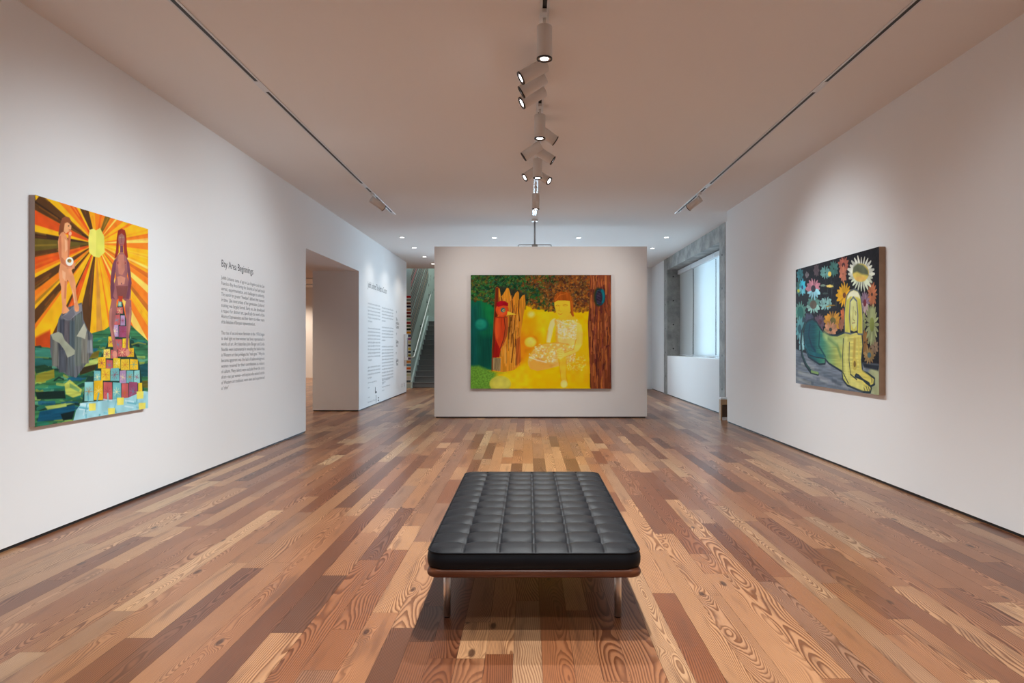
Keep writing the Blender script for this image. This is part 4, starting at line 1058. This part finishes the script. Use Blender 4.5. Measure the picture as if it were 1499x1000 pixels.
# bark on the right and the blue cicada
c.poly([(966,50),(1200,50),(1200,1000),(974,1000),(966,800),(956,620),(950,440),(964,250)], (120,62,38), .15, 'v')
for k in range(170):
    x = c.rd.uniform(966, 1128); y0 = c.rd.uniform(60, 860); L = c.rd.uniform(40, 150); b_ = c.rd.uniform(-10, 10)
    c.stroke([(x, y0), (x+b_, y0+L/2), (x+b_*0.2, y0+L)], c.rd.uniform(.008,.026), c.rd.choice([(178,98,44),(150,78,40),(86,38,36),(196,120,60),(70,34,34),(120,54,50),(160,90,60)]), .1, .8, soft=.006)
c.ell(1030, 236, 34, 72, (34,52,34), soft=.02, op=.9); c.ell(1046, 236, 38, 66, (24,56,70), .1); c.ell(1062, 230, 18, 54, (20,116,130), .1, soft=.015); c.ell(1038, 240, 24, 52, (44,34,54), .2, soft=.015)
for k in range(9): c.stroke([(1020, 190+k*12),(1048, 182+k*12)], .004, (120,110,140), op=.8)
PC = thing('painting', 'yellow painting of a red bird and seated figure, on the freestanding wall', 'painting', (0.2385, FY0-0.001, CZ0))
obj('canvas_edge', box(bmesh.new(), CX0-0.2385, CX1-0.2385, -0.0445, 0.0, 0, CZ1-CZ0, 0.002), CANVAS_EDGE_C, PC)
ins = 0.010
c.mesh('painted_canvas', (CX0-0.2385, -0.0452, 0), (1, 0, 0), PAINT, PC, 1.25)

# ---- painting on the right wall: daisies on black and a reclining sphinx
XG = 3.427; RY0, RY1, RZ0, RZ1 = 6.667, 8.742, 0.872, 2.323
def fr(x, y):
    px, py = x/3.844+1140, y/3.846+340; Y = XG*1000/(px-773)
    return (RY1-Y, CH-(py-504)*Y/1000-RZ0)
c = Canvas(RY1-RY0, RZ1-RZ0, 0.0045, fr, 3)
c.poly([(60,60),(600,60),(600,1000),(60,1000)], (26,22,26), 0.25, 'f')
c.poly([(60,640),(150,680),(300,715),(470,735),(600,745),(600,1000),(60,1000)], (104,114,126), 0.14, 'h', soft=.01)
for k in range(90):
    x = c.rd.uniform(95, 470); y = c.rd.uniform(700, 900); L = c.rd.uniform(20, 80)
    c.stroke([(x-L/2, y-L*.2), (x+L/2, y+L*.15)], c.rd.uniform(.02,.05), c.rd.choice([(136,142,152),(84,96,112),(116,126,140),(70,80,92),(150,154,150)]), .1, .6, 'h', soft=.012)
c.poly([(470,850),(520,760),(565,770),(570,930),(500,905)], (160,166,126), .1, soft=.02)
c.poly([(470,735),(565,750),(560,780),(480,760)], (36,40,48), .2, soft=.01)
def flower(x, y, rx, ry, n, c1, c2=None, cc=None, cr=.35, a0=0, w=.35, both=True):
    c2 = c2 or c1
    for k in range(n):
        a = 2*math.pi*k/n + a0; s1 = c.rd.uniform(.88, 1.08); col = c1 if math.sin(a) < 0.1 else c2
        ex, ey = x+rx*s1*math.cos(a), y+ry*s1*math.sin(a)
        q = c.P([(x, y), (ex, ey)]); L = float(np.hypot(*(q[1]-q[0]))); wd = L*w*(14/n)
        c.stroke([(x+(ex-x)*.25, y+(ey-y)*.25), (x+(ex-x)*.7, y+(ey-y)*.7), (ex, ey)], [wd*.6, wd, wd*.45], (lambda g: tuple(v*g for v in col))(c.rd.uniform(.8,1.02)), .08)
    if cc is not None: c.ell(x, y, rx*cr, ry*cr, cc, .12)
for f in ((120,240,18,36,9,(58,120,128)), (212,215,15,36,8,(92,74,78)), (160,240,10,18,6,(110,100,104)), (262,228,28,36,11,(108,160,154)), (310,205,25,46,11,(66,112,104)), (115,315,16,40,8,(70,120,110)),
          (265,402,32,36,11,(146,196,190)), (195,408,38,48,13,(92,140,128),(150,196,184),(96,84,70),.5), (122,452,32,62,14,(90,142,126),None,(40,100,90),.55), (140,505,16,30,8,(50,70,80)),
          (232,505,30,45,12,(108,80,96),None,(84,50,60),.35), (170,480,22,26,8,(70,72,92)), (118,545,24,64,12,(86,148,152),None,(40,80,90),.4), (130,620,16,50,8,(150,200,205)),
          (133,310,19,46,9,(60,176,200),(110,196,214),(50,70,110),.25), (195,318,38,58,14,(196,128,142),(150,208,222),(56,48,56),.34),
          (365,185,28,48,13,(190,104,84),None,(70,40,40),.30), (362,235,20,46,9,(196,120,92)), (370,355,42,70,16,(228,168,22),None,(112,62,30),.22),
          (525,350,27,66,16,(196,118,78)), (485,398,28,64,15,(140,112,132),(196,170,168),(116,48,58),.32), (305,500,46,58,16,(206,146,44),None,(100,90,42),.36), (292,548,34,44,12,(196,140,104),None,(60,60,50),.25),
          (362,474,14,42,8,(206,112,62)), (352,520,16,34,8,(150,96,70)), (485,620,20,64,11,(146,104,54)), (510,692,32,46,13,(150,122,76),None,(70,96,98),.34), (540,645,22,42,10,(140,116,92)), (478,500,14,50,9,(150,156,100)),
          (525,520,37,112,18,(160,168,118),None,(122,132,64),.36)):
    flower(*f)
for x, y, rx, ry, col in ((287,235,10,14,(222,190,80)),(288,303,20,8,(226,196,100)),(250,300,18,6,(120,140,120)),(262,345,16,6,(60,70,66)),(112,330,7,10,(190,196,60)),(276,418,10,3,(180,140,40)),(300,412,20,4,(150,120,40))): c.ell(x, y, rx, ry, col, jit=.3)
for k in range(24): x = c.rd.uniform(235, 330); y = c.rd.uniform(255, 440); c.stroke([(x, y), (x, y+c.rd.uniform(14,40))], c.rd.uniform(.008,.02), c.rd.choice([(70,82,78),(44,46,46),(110,120,96),(60,50,60)]), op=.5, soft=.008)
flower(465, 235, 72, 96, 24, (222,224,208), (214,222,196), None, w=.34)
c.ell(462, 228, 46, 52, (214,190,90), .06); c.poly([(417,232),(420,198),(444,176),(476,184),(502,215),(506,242),(470,236),(440,222)], (92,98,74), .12, soft=.012); c.ell(460, 262, 30, 14, (226,180,96), soft=.012, op=.8)
# sphinx
body = [(148,520),(165,498),(190,490),(214,506),(228,530),(250,560),(285,578),(330,582),(366,566),(392,560),(440,560),(468,565),(474,640),(466,720),(472,782),(506,798),(540,824),(540,856),(518,868),(490,846),(450,806),(436,800),(430,812),(470,828),(508,850),(522,878),(516,902),(480,900),(440,884),(386,862),(362,830),(356,784),(320,762),(282,738),(262,714),(262,740),(230,744),(168,704),(148,650),(140,580)]
def bodycol(U, V):
    stops = [0.05, 0.55, 0.80, 1.15, 1.55, 2.1]
    cols = np.array([(18,60,78),(14,76,84),(60,126,104),(166,176,92),(208,198,104),(196,184,90)], float)
    return np.stack([np.interp(U, stops, cols[:, i]) for i in range(3)], -1)
c.poly(body, bodycol, .10, 'h', soft=.006)
DK = (30,44,56)
c.stroke(body+[body[0]], .022, DK, .1, .95)
c.stroke([(150,640),(165,676),(205,690),(250,700)], .05, (20,90,100), .1); c.stroke([(152,652),(170,690),(215,705),(262,712)], .012, DK)
c.stroke([(176,520),(168,580),(185,640),(206,668)], .03, (16,44,70), .1, .8, soft=.01); c.stroke([(230,560),(226,640),(262,700)], .025, (12,50,62), .1, .8, soft=.01)
c.stroke([(258,578),(300,620),(360,610)], .09, (178,196,120), .08, .75, soft=.03); c.stroke([(280,600),(330,640),(350,700)], .04, (70,110,70), .1, .6, soft=.02)
c.stroke([(364,600),(360,700),(362,790),(392,850)], .014, DK); c.stroke([(398,620),(396,720),(404,800),(440,830)], .014, DK, op=.9)
c.stroke([(380,600),(378,700),(384,800),(410,846),(470,872)], .07, (206,204,118), .06, .85, soft=.015)
c.stroke([(428,610),(424,700),(428,760)], .05, (176,146,60), .08, .8, soft=.02); c.ell(428, 742, 14, 34, (196,176,80)); c.ell(428, 742, 7, 18, (120,96,44))
c.stroke([(450,600),(452,700),(462,780),(510,820)], .04, (206,190,90), .06, .85, soft=.01)
for x, y in ((500,848),(488,856),(512,850)): c.stroke([(x-8,y+20),(x,y+44)], .010, DK)
for x, y in ((520,806),(530,816)): c.stroke([(x,y+14),(x+4,y+40)], .009, DK)
c.stroke([(152,512),(130,560),(124,620),(130,690),(150,744),(180,786),(222,798)], .045, DK, .1); c.stroke([(152,512),(134,560),(128,620),(134,690),(154,740),(182,780)], .024, (30,70,66), .1); c.stroke([(184,784),(222,794)], .030, (120,150,90), .1)
hair = [(372,565),(370,480),(374,410),(384,356),(402,330),(424,321),(446,330),(460,356),(468,410),(474,480),(474,575),(448,574),(440,560),(404,572)]
c.poly(hair, (204,194,90), .08, 'v'); c.poly([(384,380),(396,340),(422,326),(448,338),(460,376),(446,366),(404,362)], (228,226,196), .04, soft=.01)
c.stroke([(384,560),(382,470),(388,390)], .045, (196,196,80), .08, .8, soft=.01); c.stroke([(458,560),(458,470),(454,390)], .045, (190,190,60), .08, .8, soft=.01)
c.poly([(404,384),(420,374),(438,384),(442,450),(440,520),(424,548),(408,520),(402,450)], (208,210,138), .04)
c.stroke([(404,560),(398,470),(402,390),(420,366),(440,388),(446,470),(442,560)], .020, (96,106,116), .05)
c.stroke(hair+[hair[0]], .018, (88,96,104), .05, .95)
c.stroke([(420,420),(418,490),(428,500)], .010, (150,146,80)); c.ell(432, 455, 5, 11, (186,184,110)); c.stroke([(428,440),(436,452),(434,468)], .006, (130,130,90)); c.stroke([(414,512),(430,510)], .008, (150,120,80))
c.poly([(406,552),(424,560),(444,552),(446,566),(404,568)], (30,36,44), .1)
PR = thing('painting', 'dark painting of pale daisies and a yellow-green reclining sphinx, on the right wall', 'painting', (XR-0.001, (RY0+RY1)/2, RZ0))
ym = (RY0+RY1)/2
obj('canvas_edge', box(bmesh.new(), -0.0625, 0.0, RY0-ym, RY1-ym, 0, RZ1-RZ0, 0.002), CANVAS_EDGE_R, PR)
c.mesh('painted_canvas', (-0.0632, RY1-ym, 0), (0, -1, 0), PAINT, PR, 1.15)
